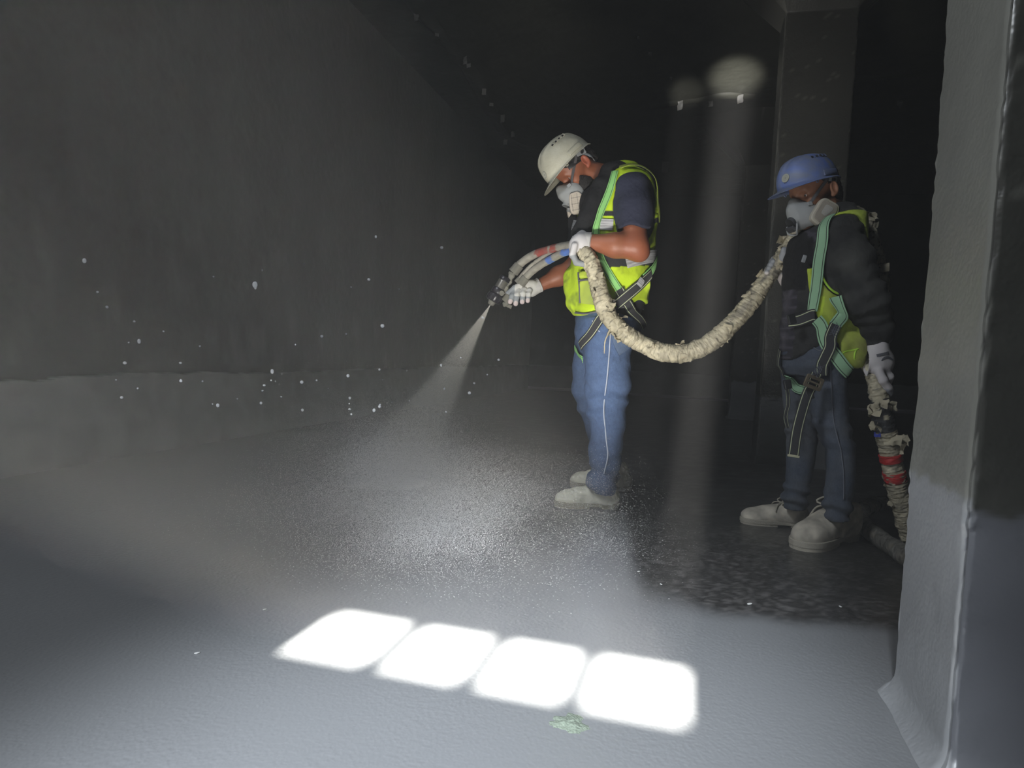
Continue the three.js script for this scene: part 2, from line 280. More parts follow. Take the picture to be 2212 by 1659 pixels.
function netMesh(f, lo, hi, h, color, disp) {              // surface nets; color(x, y, z, n) and disp(x, y, z, n) are optional
  const nx = Math.ceil((hi[0] - lo[0]) / h) + 1, ny = Math.ceil((hi[1] - lo[1]) / h) + 1, nz = Math.ceil((hi[2] - lo[2]) / h) + 1, B = 4;
  const val = new Float32Array(nx * ny * nz), I = (i, j, k) => (k * ny + j) * nx + i, reach = B * h * 0.9 * 1.5 + h;
  for (let K = 0; K < nz; K += B) for (let J = 0; J < ny; J += B) for (let A = 0; A < nx; A += B) {
    const c = (B - 1) / 2, d = f(lo[0] + (A + c) * h, lo[1] + (J + c) * h, lo[2] + (K + c) * h), far = Math.abs(d) > reach;
    for (let k = K; k < Math.min(K + B, nz); k++) for (let j = J; j < Math.min(J + B, ny); j++) for (let i = A; i < Math.min(A + B, nx); i++) {
      const edge = i === 0 || j === 0 || k === 0 || i === nx - 1 || j === ny - 1 || k === nz - 1;
      val[I(i, j, k)] = far ? (edge ? Math.abs(d) : d) : edge ? Math.max(f(lo[0] + i * h, lo[1] + j * h, lo[2] + k * h), h * 0.05) : f(lo[0] + i * h, lo[1] + j * h, lo[2] + k * h);
    }
  }
  const vid = new Int32Array(nx * ny * nz).fill(-1), P = [], idx = [];
  for (let k = 0; k < nz - 1; k++) for (let j = 0; j < ny - 1; j++) for (let i = 0; i < nx - 1; i++) {
    const c = []; let m = 0;
    for (let q = 0; q < 8; q++) { c[q] = val[I(i + (q & 1), j + ((q >> 1) & 1), k + (q >> 2))]; if (c[q] < 0) m |= 1 << q; }
    if (m === 0 || m === 255) continue;
    let sx = 0, sy = 0, sz = 0, n = 0;
    for (let q = 0; q < 8; q++) for (const b of [1, 2, 4]) { const w = q | b; if (w === q) continue; if ((c[q] < 0) === (c[w] < 0)) continue; const t = c[q] / (c[q] - c[w]); sx += (q & 1) + (b === 1 ? t : 0); sy += ((q >> 1) & 1) + (b === 2 ? t : 0); sz += (q >> 2) + (b === 4 ? t : 0); n++; }
    vid[I(i, j, k)] = P.length / 3; P.push(lo[0] + (i + sx / n) * h, lo[1] + (j + sy / n) * h, lo[2] + (k + sz / n) * h);
  }
  const quad = (a, b, c, d, flip) => { if (a < 0 || b < 0 || c < 0 || d < 0) return; flip ? idx.push(a, c, b, a, d, c) : idx.push(a, b, c, a, c, d); };
  for (let k = 1; k < nz - 1; k++) for (let j = 1; j < ny - 1; j++) for (let i = 1; i < nx - 1; i++) {
    const s = val[I(i, j, k)] < 0;
    if (s !== val[I(i + 1, j, k)] < 0) quad(vid[I(i, j - 1, k - 1)], vid[I(i, j, k - 1)], vid[I(i, j, k)], vid[I(i, j - 1, k)], !s);
    if (s !== val[I(i, j + 1, k)] < 0) quad(vid[I(i - 1, j, k - 1)], vid[I(i - 1, j, k)], vid[I(i, j, k)], vid[I(i, j, k - 1)], !s);
    if (s !== val[I(i, j, k + 1)] < 0) quad(vid[I(i - 1, j - 1, k)], vid[I(i, j - 1, k)], vid[I(i, j, k)], vid[I(i - 1, j, k)], !s);
  }
  const g = new THREE.BufferGeometry(), n = P.length / 3;
  if (disp) for (let i = 0; i < n; i++) { const v = grad(f, P[i * 3], P[i * 3 + 1], P[i * 3 + 2], h), q = disp(P[i * 3], P[i * 3 + 1], P[i * 3 + 2], v); for (let c = 0; c < 3; c++) P[i * 3 + c] += v.getComponent(c) * q; }
  g.setAttribute('position', new THREE.Float32BufferAttribute(P, 3)); g.setIndex(idx);
  g.computeVertexNormals();
  const N = g.attributes.normal, map = new Map(), pos = [], nor = [], uv = [], col = [], out = [], nv = V(0, 0, 0), cache = color && new Float32Array(n * 3);
  if (color) for (let i = 0; i < n; i++) { nv.fromBufferAttribute(N, i); cache.set(color(P[i * 3], P[i * 3 + 1], P[i * 3 + 2], nv), i * 3); }
  for (let t = 0; t < idx.length; t += 3) {                // texture axes are chosen triangle by triangle
    let ax = 0, ay = 0, az = 0; for (let k = 0; k < 3; k++) { const i = idx[t + k]; ax += N.getX(i); ay += N.getY(i); az += N.getZ(i); }
    ax = Math.abs(ax); ay = Math.abs(ay) * 0.8; az = Math.abs(az); const w = az >= ax && az >= ay ? 0 : ax >= ay ? 1 : 2;
    for (let k = 0; k < 3; k++) {
      const i = idx[t + k], key = i * 3 + w; let v = map.get(key);
      if (v === undefined) { v = pos.length / 3; map.set(key, v); const x = P[i * 3], y = P[i * 3 + 1], z = P[i * 3 + 2]; pos.push(x, y, z); nor.push(N.getX(i), N.getY(i), N.getZ(i)); uv.push(w === 1 ? z : x, w === 2 ? z : y); if (color) col.push(cache[i * 3], cache[i * 3 + 1], cache[i * 3 + 2]); }
      out.push(v);
    }
  }
  const q = new THREE.BufferGeometry();
  q.setAttribute('position', new THREE.Float32BufferAttribute(pos, 3)); q.setAttribute('normal', new THREE.Float32BufferAttribute(nor, 3)); q.setAttribute('uv', new THREE.Float32BufferAttribute(uv, 2));
  if (color) q.setAttribute('color', new THREE.Float32BufferAttribute(col, 3));
  q.setIndex(out); return q;
}
function bounds(pts, pad) { const b = new THREE.Box3().setFromPoints(pts).expandByScalar(pad); return [b.min.toArray(), b.max.toArray()]; }
// a flat band laid on a surface f along control points; u runs across (0..1), v along in metres
function strap(pts, width, f, off = 0.004, thick = 0.003, n = 40, twist) {
  const cv = new THREE.CatmullRomCurve3(pts), p = [], uv = [], idx = []; let len = 0, prev = null;
  const settle = (q) => { for (let k = 0; k < 6; k++) { const d = f(q.x, q.y, q.z) - off; if (Math.abs(d) < 3e-4) break; q.addScaledVector(grad(f, q.x, q.y, q.z), -d); } return q; };
  const c = cv.getSpacedPoints(n).map((q) => (f ? settle(q) : q));
  if (f) for (let r = 0; r < 14; r++) for (let i = 1; i < n; i++) {                    // draw it taut, but never below the surface
    c[i].multiplyScalar(0.4).addScaledVector(c[i - 1], 0.3).addScaledVector(c[i + 1], 0.3);
    const d = f(c[i].x, c[i].y, c[i].z) - off; if (d < 0) c[i].addScaledVector(grad(f, c[i].x, c[i].y, c[i].z, 0.006), -d);
  }
  for (let i = 0; i <= n; i++) {
    const q = c[i], t = c[Math.min(i + 1, n)].clone().sub(c[Math.max(i - 1, 0)]).normalize(), nn = twist ? twist(i / n, q) : grad(f, q.x, q.y, q.z, 0.02), s = V(0, 0, 0).crossVectors(t, nn).normalize(), m = V(0, 0, 0).crossVectors(s, t).normalize();
    if (prev) len += q.distanceTo(prev); prev = q; const w = typeof width === 'function' ? width(i / n) : width;
    for (const [a, b, u] of [[-0.5, 0.6, 0], [-0.17, 1, 0.33], [0.17, 1, 0.67], [0.5, 0.6, 1], [0.5, -0.6, 1], [-0.5, -0.6, 0]]) { const r = q.clone().addScaledVector(s, a * w).addScaledVector(m, b * thick * 0.5); p.push(r.x, r.y, r.z); uv.push(u, len); }
  }
  for (let i = 0; i < n; i++) for (let k = 0; k < 6; k++) { const a = i * 6 + k, b = i * 6 + (k + 1) % 6, d = a + 6, e = b + 6; idx.push(a, b, e, a, e, d); }
  idx.push(0, 2, 1, 0, 3, 2, 0, 4, 3, 0, 5, 4); const z = n * 6; idx.push(z, z + 1, z + 2, z, z + 2, z + 3, z, z + 3, z + 4, z, z + 4, z + 5);
  const g = new THREE.BufferGeometry(); g.setAttribute('position', new THREE.Float32BufferAttribute(p, 3)); g.setAttribute('uv', new THREE.Float32BufferAttribute(uv, 2)); g.setIndex(idx); g.computeVertexNormals(); return g;
}
function tube(pts, r, seg = 60, rad = 14, color, bump) {   // round hose; r and color may depend on (t, angle)
  const cv = new THREE.CatmullRomCurve3(pts), fr = cv.computeFrenetFrames(seg, false), L = cv.getLength(), p = [], uv = [], c = [], idx = [];
  for (let i = 0; i <= seg; i++) for (let j = 0; j <= rad; j++) {
    const t = i / seg, a = j / rad * Math.PI * 2, q = cv.getPointAt(t), R = (typeof r === 'function' ? r(t) : r) + (bump ? bump(t, a % (Math.PI * 2), t * L) : 0);
    q.addScaledVector(fr.normals[i], Math.cos(a) * R).addScaledVector(fr.binormals[i], Math.sin(a) * R);
    p.push(q.x, q.y, q.z); uv.push(j / rad * 0.25, t * L); if (color) c.push(...color(t, a % (Math.PI * 2), t * L, q));
  }
  for (let i = 0; i < seg; i++) for (let j = 0; j < rad; j++) { const a = i * (rad + 1) + j, b = a + 1, d = a + rad + 1, e = d + 1; idx.push(a, e, b, a, d, e); }
  const ends = [[0, 1], [seg, -1]];
  for (const [i, s] of ends) { const q = cv.getPointAt(i / seg), o = p.length / 3; p.push(q.x, q.y, q.z); uv.push(0, 0); if (color) c.push(...color(i / seg, 0, 0, q)); for (let j = 0; j < rad; j++) { const a = i * (rad + 1) + j; s > 0 ? idx.push(o, a, a + 1) : idx.push(o, a + 1, a); } }
  const g = new THREE.BufferGeometry(); g.setAttribute('position', new THREE.Float32BufferAttribute(p, 3)); g.setAttribute('uv', new THREE.Float32BufferAttribute(uv, 2));
  if (color) g.setAttribute('color', new THREE.Float32BufferAttribute(c, 3)); g.setIndex(idx); g.computeVertexNormals();
  const N = g.attributes.normal; for (let i = 0; i <= seg; i++) { const a = i * (rad + 1), b = a + rad, v = V(N.getX(a) + N.getX(b), N.getY(a) + N.getY(b), N.getZ(a) + N.getZ(b)).normalize(); N.setXYZ(a, v.x, v.y, v.z); N.setXYZ(b, v.x, v.y, v.z); }
  return g;
}
// shapes placed in a frame {o, f, u, s}: local (x along f, y along u, z along s)
function xf(g, m) {                                       // move a shape; a mirrored frame also turns its triangles round
  if (m.determinant() < 0) { if (g.index) { const a = g.index.array; for (let i = 0; i < a.length; i += 3) { const t = a[i + 1]; a[i + 1] = a[i + 2]; a[i + 2] = t; } } else for (const at of Object.values(g.attributes)) { const a = at.array, n = at.itemSize; for (let i = 0; i < a.length; i += 3 * n) for (let c = 0; c < n; c++) { const t = a[i + n + c]; a[i + n + c] = a[i + 2 * n + c]; a[i + 2 * n + c] = t; } } }
  return g.applyMatrix4(m);
}
const patch = (pts, w, f, off, th, n) => { const g = strap(pts, w, f, off, th, n), u = g.attributes.uv; for (let i = 0; i < u.count; i++) u.setX(i, u.getX(i) * w); return g; };
function frameMatrix(fr) { return new THREE.Matrix4().makeBasis(fr.f, fr.u, fr.s).setPosition(fr.o); }
function frameAt(o, f, hint) { const ff = f.clone().normalize(), s = V(0, 0, 0).crossVectors(ff, hint).normalize(), u = V(0, 0, 0).crossVectors(s, ff).normalize(); return { o, f: ff, u, s }; }
const inFrame = (fr, x, y, z) => { const k = fr.k ?? 1; return fr.o.clone().addScaledVector(fr.f, x * k).addScaledVector(fr.u, y * k).addScaledVector(fr.s, z * k); };
const box = (w, h, d, r = 0.002) => new RoundedBoxGeometry(w, h, d, 2, Math.min(r, w / 2.1, h / 2.1, d / 2.1));
const put = (g, x, y, z, rx = 0, ry = 0, rz = 0) => g.applyMatrix4(new THREE.Matrix4().makeRotationFromEuler(new THREE.Euler(rx, ry, rz)).setPosition(x, y, z));
const cyl = (r1, r2, h, n = 20) => new THREE.CylinderGeometry(r1, r2, h, n);
function join(list) { return mergeGeometries(list.map((g) => { const q = g.index ? g.toNonIndexed() : g; for (const k of Object.keys(q.attributes)) if (!['position', 'normal', 'uv'].includes(k)) q.deleteAttribute(k); return q; })); }

// ---------- materials ----------
const weave = dataTex(256, (u, v, i, j) => 0.5 + 0.25 * (((i + j) % 8) < 4 ? 1 : -1) * 0.5 + 0.3 * (hash3(i, j, 3) - 0.5));
const cloth = dataTex(256, tile((x, y) => 0.5 + 0.4 * fbm(x, y, 5, 5), 12));
const denimTex = dataTex(512, (u, v, i, j) => { const n = 0.5 * noise(i / 3, j / 14, 2) + 0.5 * (hash3(i, j, 1) - 0.5); const t = clamp(0.78 + 0.2 * n + 0.08 * Math.sin((i + j) * 0.9) + 0.07 * noise(i / 40, j / 40, 6)); return [t, t, Math.min(1, t * 1.02)]; });
const stripeTex = (base, edge, edgeAt = 0.14, w = 0.05) => dataTex(64, (u) => (Math.abs(u - edgeAt) < w || Math.abs(u - 1 + edgeAt) < w ? edge : base));
M.skin = stdMat('skin', 0xffffff, 0.5, { vertexColors: true, bumpMap: rep(nFine, 9), bumpScale: 0.0003, sheen: 0.1 });
M.fabric = stdMat('fabric', 0xffffff, 0.92, { vertexColors: true, bumpMap: rep(cloth, 6), bumpScale: 0.004 });
M.denim = stdMat('denim', 0xffffff, 0.9, { vertexColors: true, map: rep(denimTex, 5), bumpMap: rep(cloth, 4), bumpScale: 0.006 });
M.glove = stdMat('knit_glove', 0xffffff, 0.85, { vertexColors: true, bumpMap: rep(weave, 12), bumpScale: 0.0008 });
M.hair = stdMat('hair', new THREE.Color(0.012, 0.010, 0.009), 0.7, { bumpMap: rep(nFine, 12), bumpScale: 0.003 });
M.black = stdMat('black_plastic', new THREE.Color(0.02, 0.02, 0.022), 0.45);
M.greyPlastic = stdMat('grey_plastic', new THREE.Color(0.33, 0.34, 0.35), 0.5);
M.rubber = stdMat('grey_rubber', new THREE.Color(0.30, 0.31, 0.31), 0.65, { bumpMap: rep(n256, 3), bumpScale: 0.001 });
M.darkRubber = stdMat('dark_rubber', new THREE.Color(0.06, 0.06, 0.065), 0.6);
M.strapGrey = stdMat('elastic_strap', new THREE.Color(0.09, 0.085, 0.09), 0.85);
M.metal = stdMat('worn_metal', new THREE.Color(0.45, 0.43, 0.40), 0.35, { metalness: 0.9 });
M.brass = stdMat('tarnished_buckle', new THREE.Color(0.30, 0.25, 0.18), 0.45, { metalness: 0.7 });
M.eye = stdMat('eye_white', new THREE.Color(0.55, 0.52, 0.5), 0.2);
M.iris = stdMat('iris', new THREE.Color(0.02, 0.012, 0.008), 0.12);
M.blackWeb = stdMat('black_webbing', 0xffffff, 0.85, { map: stripeTex([0.035, 0.035, 0.037], [0.55, 0.60, 0.38], 0.13, 0.035), bumpMap: weave, bumpScale: 0.0005 });
M.greenWeb = stdMat('green_webbing', 0xffffff, 0.85, { map: stripeTex([0.28, 0.62, 0.20], [0.02, 0.03, 0.02], 0.17, 0.03), bumpMap: weave, bumpScale: 0.0005 });
M.paleWeb = stdMat('pale_green_webbing', 0xffffff, 0.85, { map: stripeTex([0.30, 0.50, 0.31], [0.02, 0.03, 0.02], 0.15, 0.03), bumpMap: weave, bumpScale: 0.0005 });
M.silver = stdMat('reflective_tape', 0xffffff, 0.4, { map: dataTex(128, (u, v, i, j) => { const t = 0.42 + 0.22 * noise(i / 4, j / 9, 2) + 0.12 * (hash3(i, j, 2) - 0.5); return [t, t, t * 1.02]; }) });
// ---------- shared pieces of the two workers ----------
function personSpace(ox, oz) {                             // local axes: x to the right across the view, y up, z back towards the viewer; sight lines meet planes of constant z
  const m = new THREE.Matrix4().makeRotationY(YAW).setPosition(ox, 0, oz), inv = m.clone().invert(), eye = camera.position.clone().applyMatrix4(inv);
  return (px, py, z = 0) => { const v = camRay(px, py, 1).applyMatrix4(inv).sub(eye); return eye.clone().addScaledVector(v, (z - eye.z) / v.z); };
}
const ringsOf = (q, list) => list.map(([py, xl, xr, z, hz]) => { const a = q(xl, py, z), b = q(xr, py, z); return { y: (a.y + b.y) / 2, cx: (a.x + b.x) / 2, hx: (b.x - a.x) / 2, cz: z, hz }; });
function headField(fr, nose = 1) {
  const k = fr.k ?? 1, at = (x, y, z) => inFrame(fr, x, y, z), B = (x, y, z, a, b, c) => ball(at(x, y, z), a * k, b * k, c * k, fr);
  const base = any(0.03, B(0.02, 0.058, 0, 0.098, 0.088, 0.076), B(0.052, -0.012, 0, 0.05, 0.075, 0.058), B(0.05, -0.075, 0, 0.052, 0.042, 0.052), B(0.085, -0.103, 0, 0.024, 0.022, 0.026));
  const soft = any(0.014, base, cone(at(0.088, 0.026, -0.038), at(0.088, 0.026, 0.038), 0.013, 0.013), cone(at(0.1, 0.01, 0), at(0.1 + 0.02 * nose, -0.033, 0), 0.01, 0.015), B(0.068, -0.022, 0.045, 0.024, 0.018, 0.018), B(0.068, -0.022, -0.045, 0.024, 0.018, 0.018));
  const sockets = [-1, 1].map((s) => B(0.104, 0.004, s * 0.032, 0.016, 0.012, 0.019));
  const ears = [-1, 1].map((s) => { const o = B(-0.006, 0.002, s * 0.079, 0.017, 0.029, 0.011), hol = B(-0.002, 0.005, s * 0.0885, 0.0105, 0.02, 0.0085), lobe = B(0.003, -0.022, s * 0.077, 0.008, 0.009, 0.007); return (x, y, z) => smin(smax(o(x, y, z), -hol(x, y, z), 0.006), lobe(x, y, z), 0.006); });
  return (x, y, z) => { let d = soft(x, y, z); for (const s of sockets) d = smax(d, -s(x, y, z), 0.012); for (const e of ears) d = smin(d, e(x, y, z), 0.005); return d; };
}
function eyes(fr, parent) {
  for (const s of [-1, 1]) {
    const e = part('eye', new THREE.SphereGeometry(0.0132, 20, 14), M.eye, parent); e.position.copy(inFrame(fr, 0.0785, 0.003, s * 0.032));
    const i = part('iris', new THREE.SphereGeometry(0.0058, 14, 10), M.iris, e); i.position.copy(fr.f.clone().multiplyScalar(0.0089)).addScaledVector(fr.s, s * 0.0005).addScaledVector(fr.u, -0.001);
    const lid = mergeGeometries([new THREE.SphereGeometry(0.0147, 22, 10, 0, Math.PI * 2, 0, Math.PI * 0.405).rotateZ(-0.1), new THREE.SphereGeometry(0.0145, 22, 10, 0, Math.PI * 2, Math.PI * 0.62, Math.PI * 0.38)]);
    const l = part('eyelid', lid, parent.userData.lidMat, parent); xf(lid, new THREE.Matrix4().makeBasis(fr.f, fr.u, fr.s)); l.position.copy(e.position);
  }
}
function hardHat(parent, fr, mat, label, sticker) {        // fr.o: middle of the rim
  const hat = new THREE.Group(); hat.name = 'hard_hat'; hat.userData.label = label; parent.add(hat);
  const H = 0.136 * (fr.h ?? 1), aF = 0.126, aB = 0.146, b = 0.115, N = 96, K = 30, p = [], idx = [];
  const pt = (th, ph, k = 1) => {
    const c = Math.cos(th), s = Math.sin(th), cp = Math.pow(Math.max(Math.cos(ph), 0), 0.82), sp = Math.pow(Math.max(Math.sin(ph), 0), 0.82), a = c > 0 ? aF : aB;
    let x = a * c * cp, y = H * sp, z = b * s * cp; const az = Math.abs(z);
    const top = sstep(0.3, 0.8, ph), ridge = (1 - sstep(0.016, 0.022, az)) * 0.005 + (sstep(0.030, 0.036, az) - sstep(0.062, 0.07, az)) * 0.004 * sstep(-0.11, -0.05, x) * (1 - sstep(0.06, 0.1, x));
    const kk = (1 + ridge * top / 0.12) * k; return [x * kk, y * kk, z * kk];
  };
  const flare = (th) => 0.008 + 0.046 * Math.pow(Math.max(0, Math.cos(th)), 1.6), rows = [];
  for (let k = K; k >= 0; k--) rows.push((th) => pt(th, k / K * Math.PI / 2));
  const lip = (th, e, dy) => { const q = pt(th, 0), m = Math.hypot(q[0], q[2]); return [q[0] * (1 + e / m), -dy, q[2] * (1 + e / m)]; };
  rows.push((th) => lip(th, flare(th) * 0.5, 0.004 + 0.12 * (flare(th) - 0.008)), (th) => lip(th, flare(th), 0.007 + 0.26 * (flare(th) - 0.008)), (th) => lip(th, flare(th), 0.0105 + 0.26 * (flare(th) - 0.008)), (th) => lip(th, -0.003, 0.006));
  for (let k = 0; k <= K; k++) rows.push((th) => pt(th, k / K * Math.PI / 2, 0.965));
  for (const r of rows) for (let i = 0; i < N; i++) p.push(...r(i / N * Math.PI * 2));
  for (let j = 0; j < rows.length - 1; j++) for (let i = 0; i < N; i++) { const a = j * N + i, c = j * N + (i + 1) % N, d = a + N, e = c + N; idx.push(a, c, e, a, e, d); }
  const g = new THREE.BufferGeometry(); g.setAttribute('position', new THREE.Float32BufferAttribute(p, 3)); g.setIndex(idx); g.computeVertexNormals();
  const uv = []; for (let i = 0; i < p.length; i += 3) uv.push(p[i] + p[i + 2] * 0.7, p[i + 1] + p[i + 2] * 0.4); g.setAttribute('uv', new THREE.Float32BufferAttribute(uv, 2));
  const fm = frameMatrix(fr).scale(V(fr.k ?? 1, fr.k ?? 1, fr.k ?? 1)), add = (n, geo, m, l) => part(n, xf(geo, fm), m, hat, l);
  add('shell', g, mat);
  const sideZ = (x, y) => { const R = Math.sqrt(Math.max(0, Math.pow(1 - Math.pow(Math.min(1, y / H), 2 / 0.82), 0.82))), a = x > 0 ? aF : aB; return b * Math.sqrt(Math.max(0, R * R - (x / a) ** 2)); };
  for (const s of [-1, 1]) {
    for (let i = 0; i < 4; i++) {                          // slotted vents each side of the crown
      const x = 0.004 - i * 0.024, y = H * 0.78 - Math.abs(i - 2) * 0.001, z = sideZ(x, y) + 0.001;
      add('vent_surround', put(box(0.016, 0.004, 0.019, 0.0015), x - 0.004, y + 0.004, s * (z - 0.002), s * 0.85, 0, 0.05), mat);
      add('vent', put(box(0.009, 0.004, 0.012, 0.001), x, y + 0.0025, s * (z + 0.0005), s * 0.85, 0, 0.05), M.black, 'dark open vent slot');
    }
    { const l = []; for (let i = 0; i <= 8; i++) { const x = -0.012 - i * 0.0105; l.push(V(x, 0.018, s * (sideZ(x, 0.018) + 0.001))); } add('side_slot', strap(l, 0.024, null, 0, 0.007, 20, (t, q) => V(q.x / 2.2, 0.004, q.z).normalize()), mat); }
    add('clip', put(new THREE.TorusGeometry(0.006, 0.0022, 8, 14), 0.03, -0.012, s * (b + 0.002)), mat);
  }
  const band = []; for (let i = 0; i <= 22; i++) { const a = Math.PI * (0.38 + 1.24 * i / 22); band.push(V(0.092 * Math.cos(a) - 0.008, -0.02 - 0.018 * Math.sin((i / 22) * Math.PI), 0.084 * Math.sin(a))); }
  const bg = strap(band, 0.026, null, 0, 0.004, 44, (t, q) => V(q.x + 0.008, 0, q.z).normalize()); add('headband', bg, M.black, 'black ratchet headband');
  add('ratchet_knob', put(cyl(0.017, 0.017, 0.018, 18), -0.112, -0.034, 0, 0, 0, Math.PI / 2), M.black);
  for (const s of [-1, 1]) {
    add('bracket', put(box(0.052, 0.03, 0.006, 0.003), -0.068, -0.012, s * 0.09, s * 0.12, -s * 0.25, 0.3), M.greyPlastic, 'grey suspension bracket');
    const ring = put(cyl(0.0075, 0.0075, 0.009, 14), -0.07, -0.018, s * 0.0945, Math.PI / 2, 0, 0); add('rivet', ring, M.black);
    const a = V(-0.07, -0.02, s * 0.088), m = V(-0.095, -0.06, s * 0.072), e = V(-0.105, -0.078, s * 0.03); add('nape_strap', strap([a, m, e, V(-0.107, -0.08, 0)], 0.016, null, 0, 0.003, 16, (t, q) => V(q.x * 0.6, 0, q.z).normalize()), M.greyPlastic, 'grey nape strap');
  }
  if (sticker) {
    const d = cyl(0.019, 0.019, 0.0025, 26); const z = 0.034, y = 0.042, R = Math.pow(1 - Math.pow(y / H, 2 / 0.82), 0.41), x = aF * Math.sqrt(R * R - (z / b) ** 2) + 0.0015;
    add('sticker', put(d, x, y, z, 0, -0.34, -Math.PI / 2 + 0.35), sticker, 'round logo sticker');
  }
  return hat;
}
function respirator(parent, frh, o, headF) {
  const fr = { ...frh, k: 1 };                // half-face mask with two cartridges; o holds the mask's own sizes
  const g = new THREE.Group(); g.name = 'respirator'; g.userData.label = o.label; parent.add(g);
  const at = (x, y, z) => inFrame(fr, x, y, z), fm = frameMatrix(fr), add = (n, geo, m, l) => part(n, xf(geo, fm), m, g, l);
  const [cx, cy] = o.center, ff = any(0.022, ball(at(cx, cy, 0), 0.05, 0.062, 0.05, fr), cone(at(cx + 0.02, cy + 0.055, 0), at(cx + 0.025, cy + 0.03, 0), 0.018, 0.024), ball(at(cx - 0.025, cy - 0.01, 0.04), 0.035, 0.05, 0.025, fr), ball(at(cx - 0.025, cy - 0.01, -0.04), 0.035, 0.05, 0.025, fr));
  const [lo, hi] = bounds([at(cx - 0.1, cy - 0.1, -0.1), at(cx + 0.1, cy + 0.1, 0.1), at(cx + 0.1, cy - 0.1, 0), at(cx - 0.1, cy + 0.1, 0)], 0.02);
  part('facepiece', netMesh(ff, lo, hi, 0.004), M.rubber, g, 'grey rubber facepiece');
  add('valve_housing', put(join([cyl(0.021, 0.025, 0.03, 22), cyl(0.024, 0.024, 0.006, 22).translate(0, 0.012, 0)]), cx + 0.04, cy - 0.022, 0, 0, 0, -Math.PI / 2 - 0.5), o.valve);
  add('valve_cover', put(join([box(0.012, 0.03, 0.05, 0.005), box(0.006, 0.014, 0.03, 0.002).translate(0.006, -0.004, 0)]), cx + 0.052, cy - 0.052, 0, 0, 0, -0.75), o.valve);
  add('chin_bail', tube([V(cx + 0.045, cy - 0.035, 0.034), V(cx + 0.05, cy - 0.065, 0.03), V(cx + 0.035, cy - 0.078, 0), V(cx + 0.05, cy - 0.065, -0.03), V(cx + 0.045, cy - 0.035, -0.034)], 0.004, 24, 8), o.trim);
  for (const s of [-1, 1]) {
    const pts = o.filter, sh = new THREE.Shape(); const n = pts.length, mid = pts.reduce((a, q) => [a[0] + q[0] / n, a[1] + q[1] / n], [0, 0]);
    const ins = (k) => pts.map(([x, y]) => [mid[0] + (x - mid[0]) * k, mid[1] + (y - mid[1]) * k]);
    const shape = (pp) => { const q = new THREE.Shape(); for (let i = 0; i < n; i++) { const a = pp[i], b = pp[(i + 1) % n], z = pp[(i + n - 1) % n], l = (u, v, t) => [u[0] + (v[0] - u[0]) * t, u[1] + (v[1] - u[1]) * t]; const p1 = l(a, z, 0.28), p2 = l(a, b, 0.28); i ? q.lineTo(...p1) : q.moveTo(...p1); q.quadraticCurveTo(a[0], a[1], ...p2); } q.closePath(); return q; };
    const body = new THREE.ExtrudeGeometry(shape(ins(0.94)), { depth: 0.018, bevelEnabled: true, bevelSize: 0.005, bevelThickness: 0.005, bevelSegments: 3, curveSegments: 6 });
    const place = (geo) => { if (s < 0) xf(geo, new THREE.Matrix4().makeScale(1, 1, -1)); return geo.applyMatrix4(new THREE.Matrix4().makeRotationY(s * o.toe)).translate(o.shift[0], o.shift[1], s * o.side); };
    add('cartridge', place(body), o.filterMat, o.filterLabel);
    if (o.grid) {                                          // moulded ribs over the pad
      const bars = [], face = ins(0.86), inside = (x, y) => { let c = false; for (let i = 0, j = n - 1; i < n; j = i++) if ((face[i][1] > y) !== (face[j][1] > y) && x < (face[j][0] - face[i][0]) * (y - face[i][1]) / (face[j][1] - face[i][1]) + face[i][0]) c = !c; return c; };
      for (const [dir, st, w] of [[0, 0.0072, 0.0012], [1, 0.0072, 0.0012]]) for (let k = -12; k <= 12; k++) {
        const a = 0.62, ca = Math.cos(a), sa = Math.sin(a); let t0 = null, t1 = null;
        for (let t = -0.09; t <= 0.09; t += 0.0015) { const lx = dir ? t : k * st, ly = dir ? k * st : t, x = mid[0] + lx * ca - ly * sa, y = mid[1] + lx * sa + ly * ca; if (inside(x, y)) { t0 ??= t; t1 = t; } }
        if (t0 === null || t1 - t0 < 0.01) continue; const m = (t0 + t1) / 2, L = t1 - t0, wide = k % 4 === 0 ? 0.002 : w;
        const lx = dir ? m : k * st, ly = dir ? k * st : m, bx = new THREE.BoxGeometry(dir ? L : wide, dir ? wide : L, 0.0024).rotateZ(a).translate(mid[0] + lx * ca - ly * sa, mid[1] + lx * sa + ly * ca, 0.0235); (k % 4 === 0 ? (o.dark ??= { [-1]: [], 1: [] })[s] : bars).push(bx);
      }
      add('rib_grid', place(mergeGeometries(bars)), o.gridMat); add('rib_frame', place(mergeGeometries(o.dark[s])), o.gridDark);
    } else {
      add('retainer', place(new THREE.ExtrudeGeometry(shape(ins(0.80)), { depth: 0.002, bevelEnabled: true, bevelSize: 0.002, bevelThickness: 0.002, bevelSegments: 2 }).translate(0, 0, 0.0225)), o.padMat);
      const c = ins(0.42).map(([x, y]) => [x - 0.004, y + 0.004]); add('paper_label', place(new THREE.ExtrudeGeometry(shape(c), { depth: 0.0008, bevelEnabled: false }).translate(0, 0, 0.0268)), o.labelMat, 'white printed label');
    }
    add('swivel', put(cyl(0.016, 0.02, 0.03, 18), o.shift[0] + mid[0] * 0.5 + cx * 0.45, o.shift[1] + mid[1] * 0.5 + cy * 0.5, s * 0.05, Math.PI / 2, 0, 0), M.darkRubber);
    const A = at(cx - 0.012, cy + 0.03, s * 0.062), Bm = at(cx * 0.55, cy * 0.25 + 0.02, s * 0.079), C = at(0.0, 0.06, s * 0.081), D = at(-0.02, 0.11, s * 0.07);
    part('head_strap', strap([A, Bm, C, D], 0.013, headF, 0.005, 0.0025, 26), M.strapGrey, g, 'grey elastic strap');
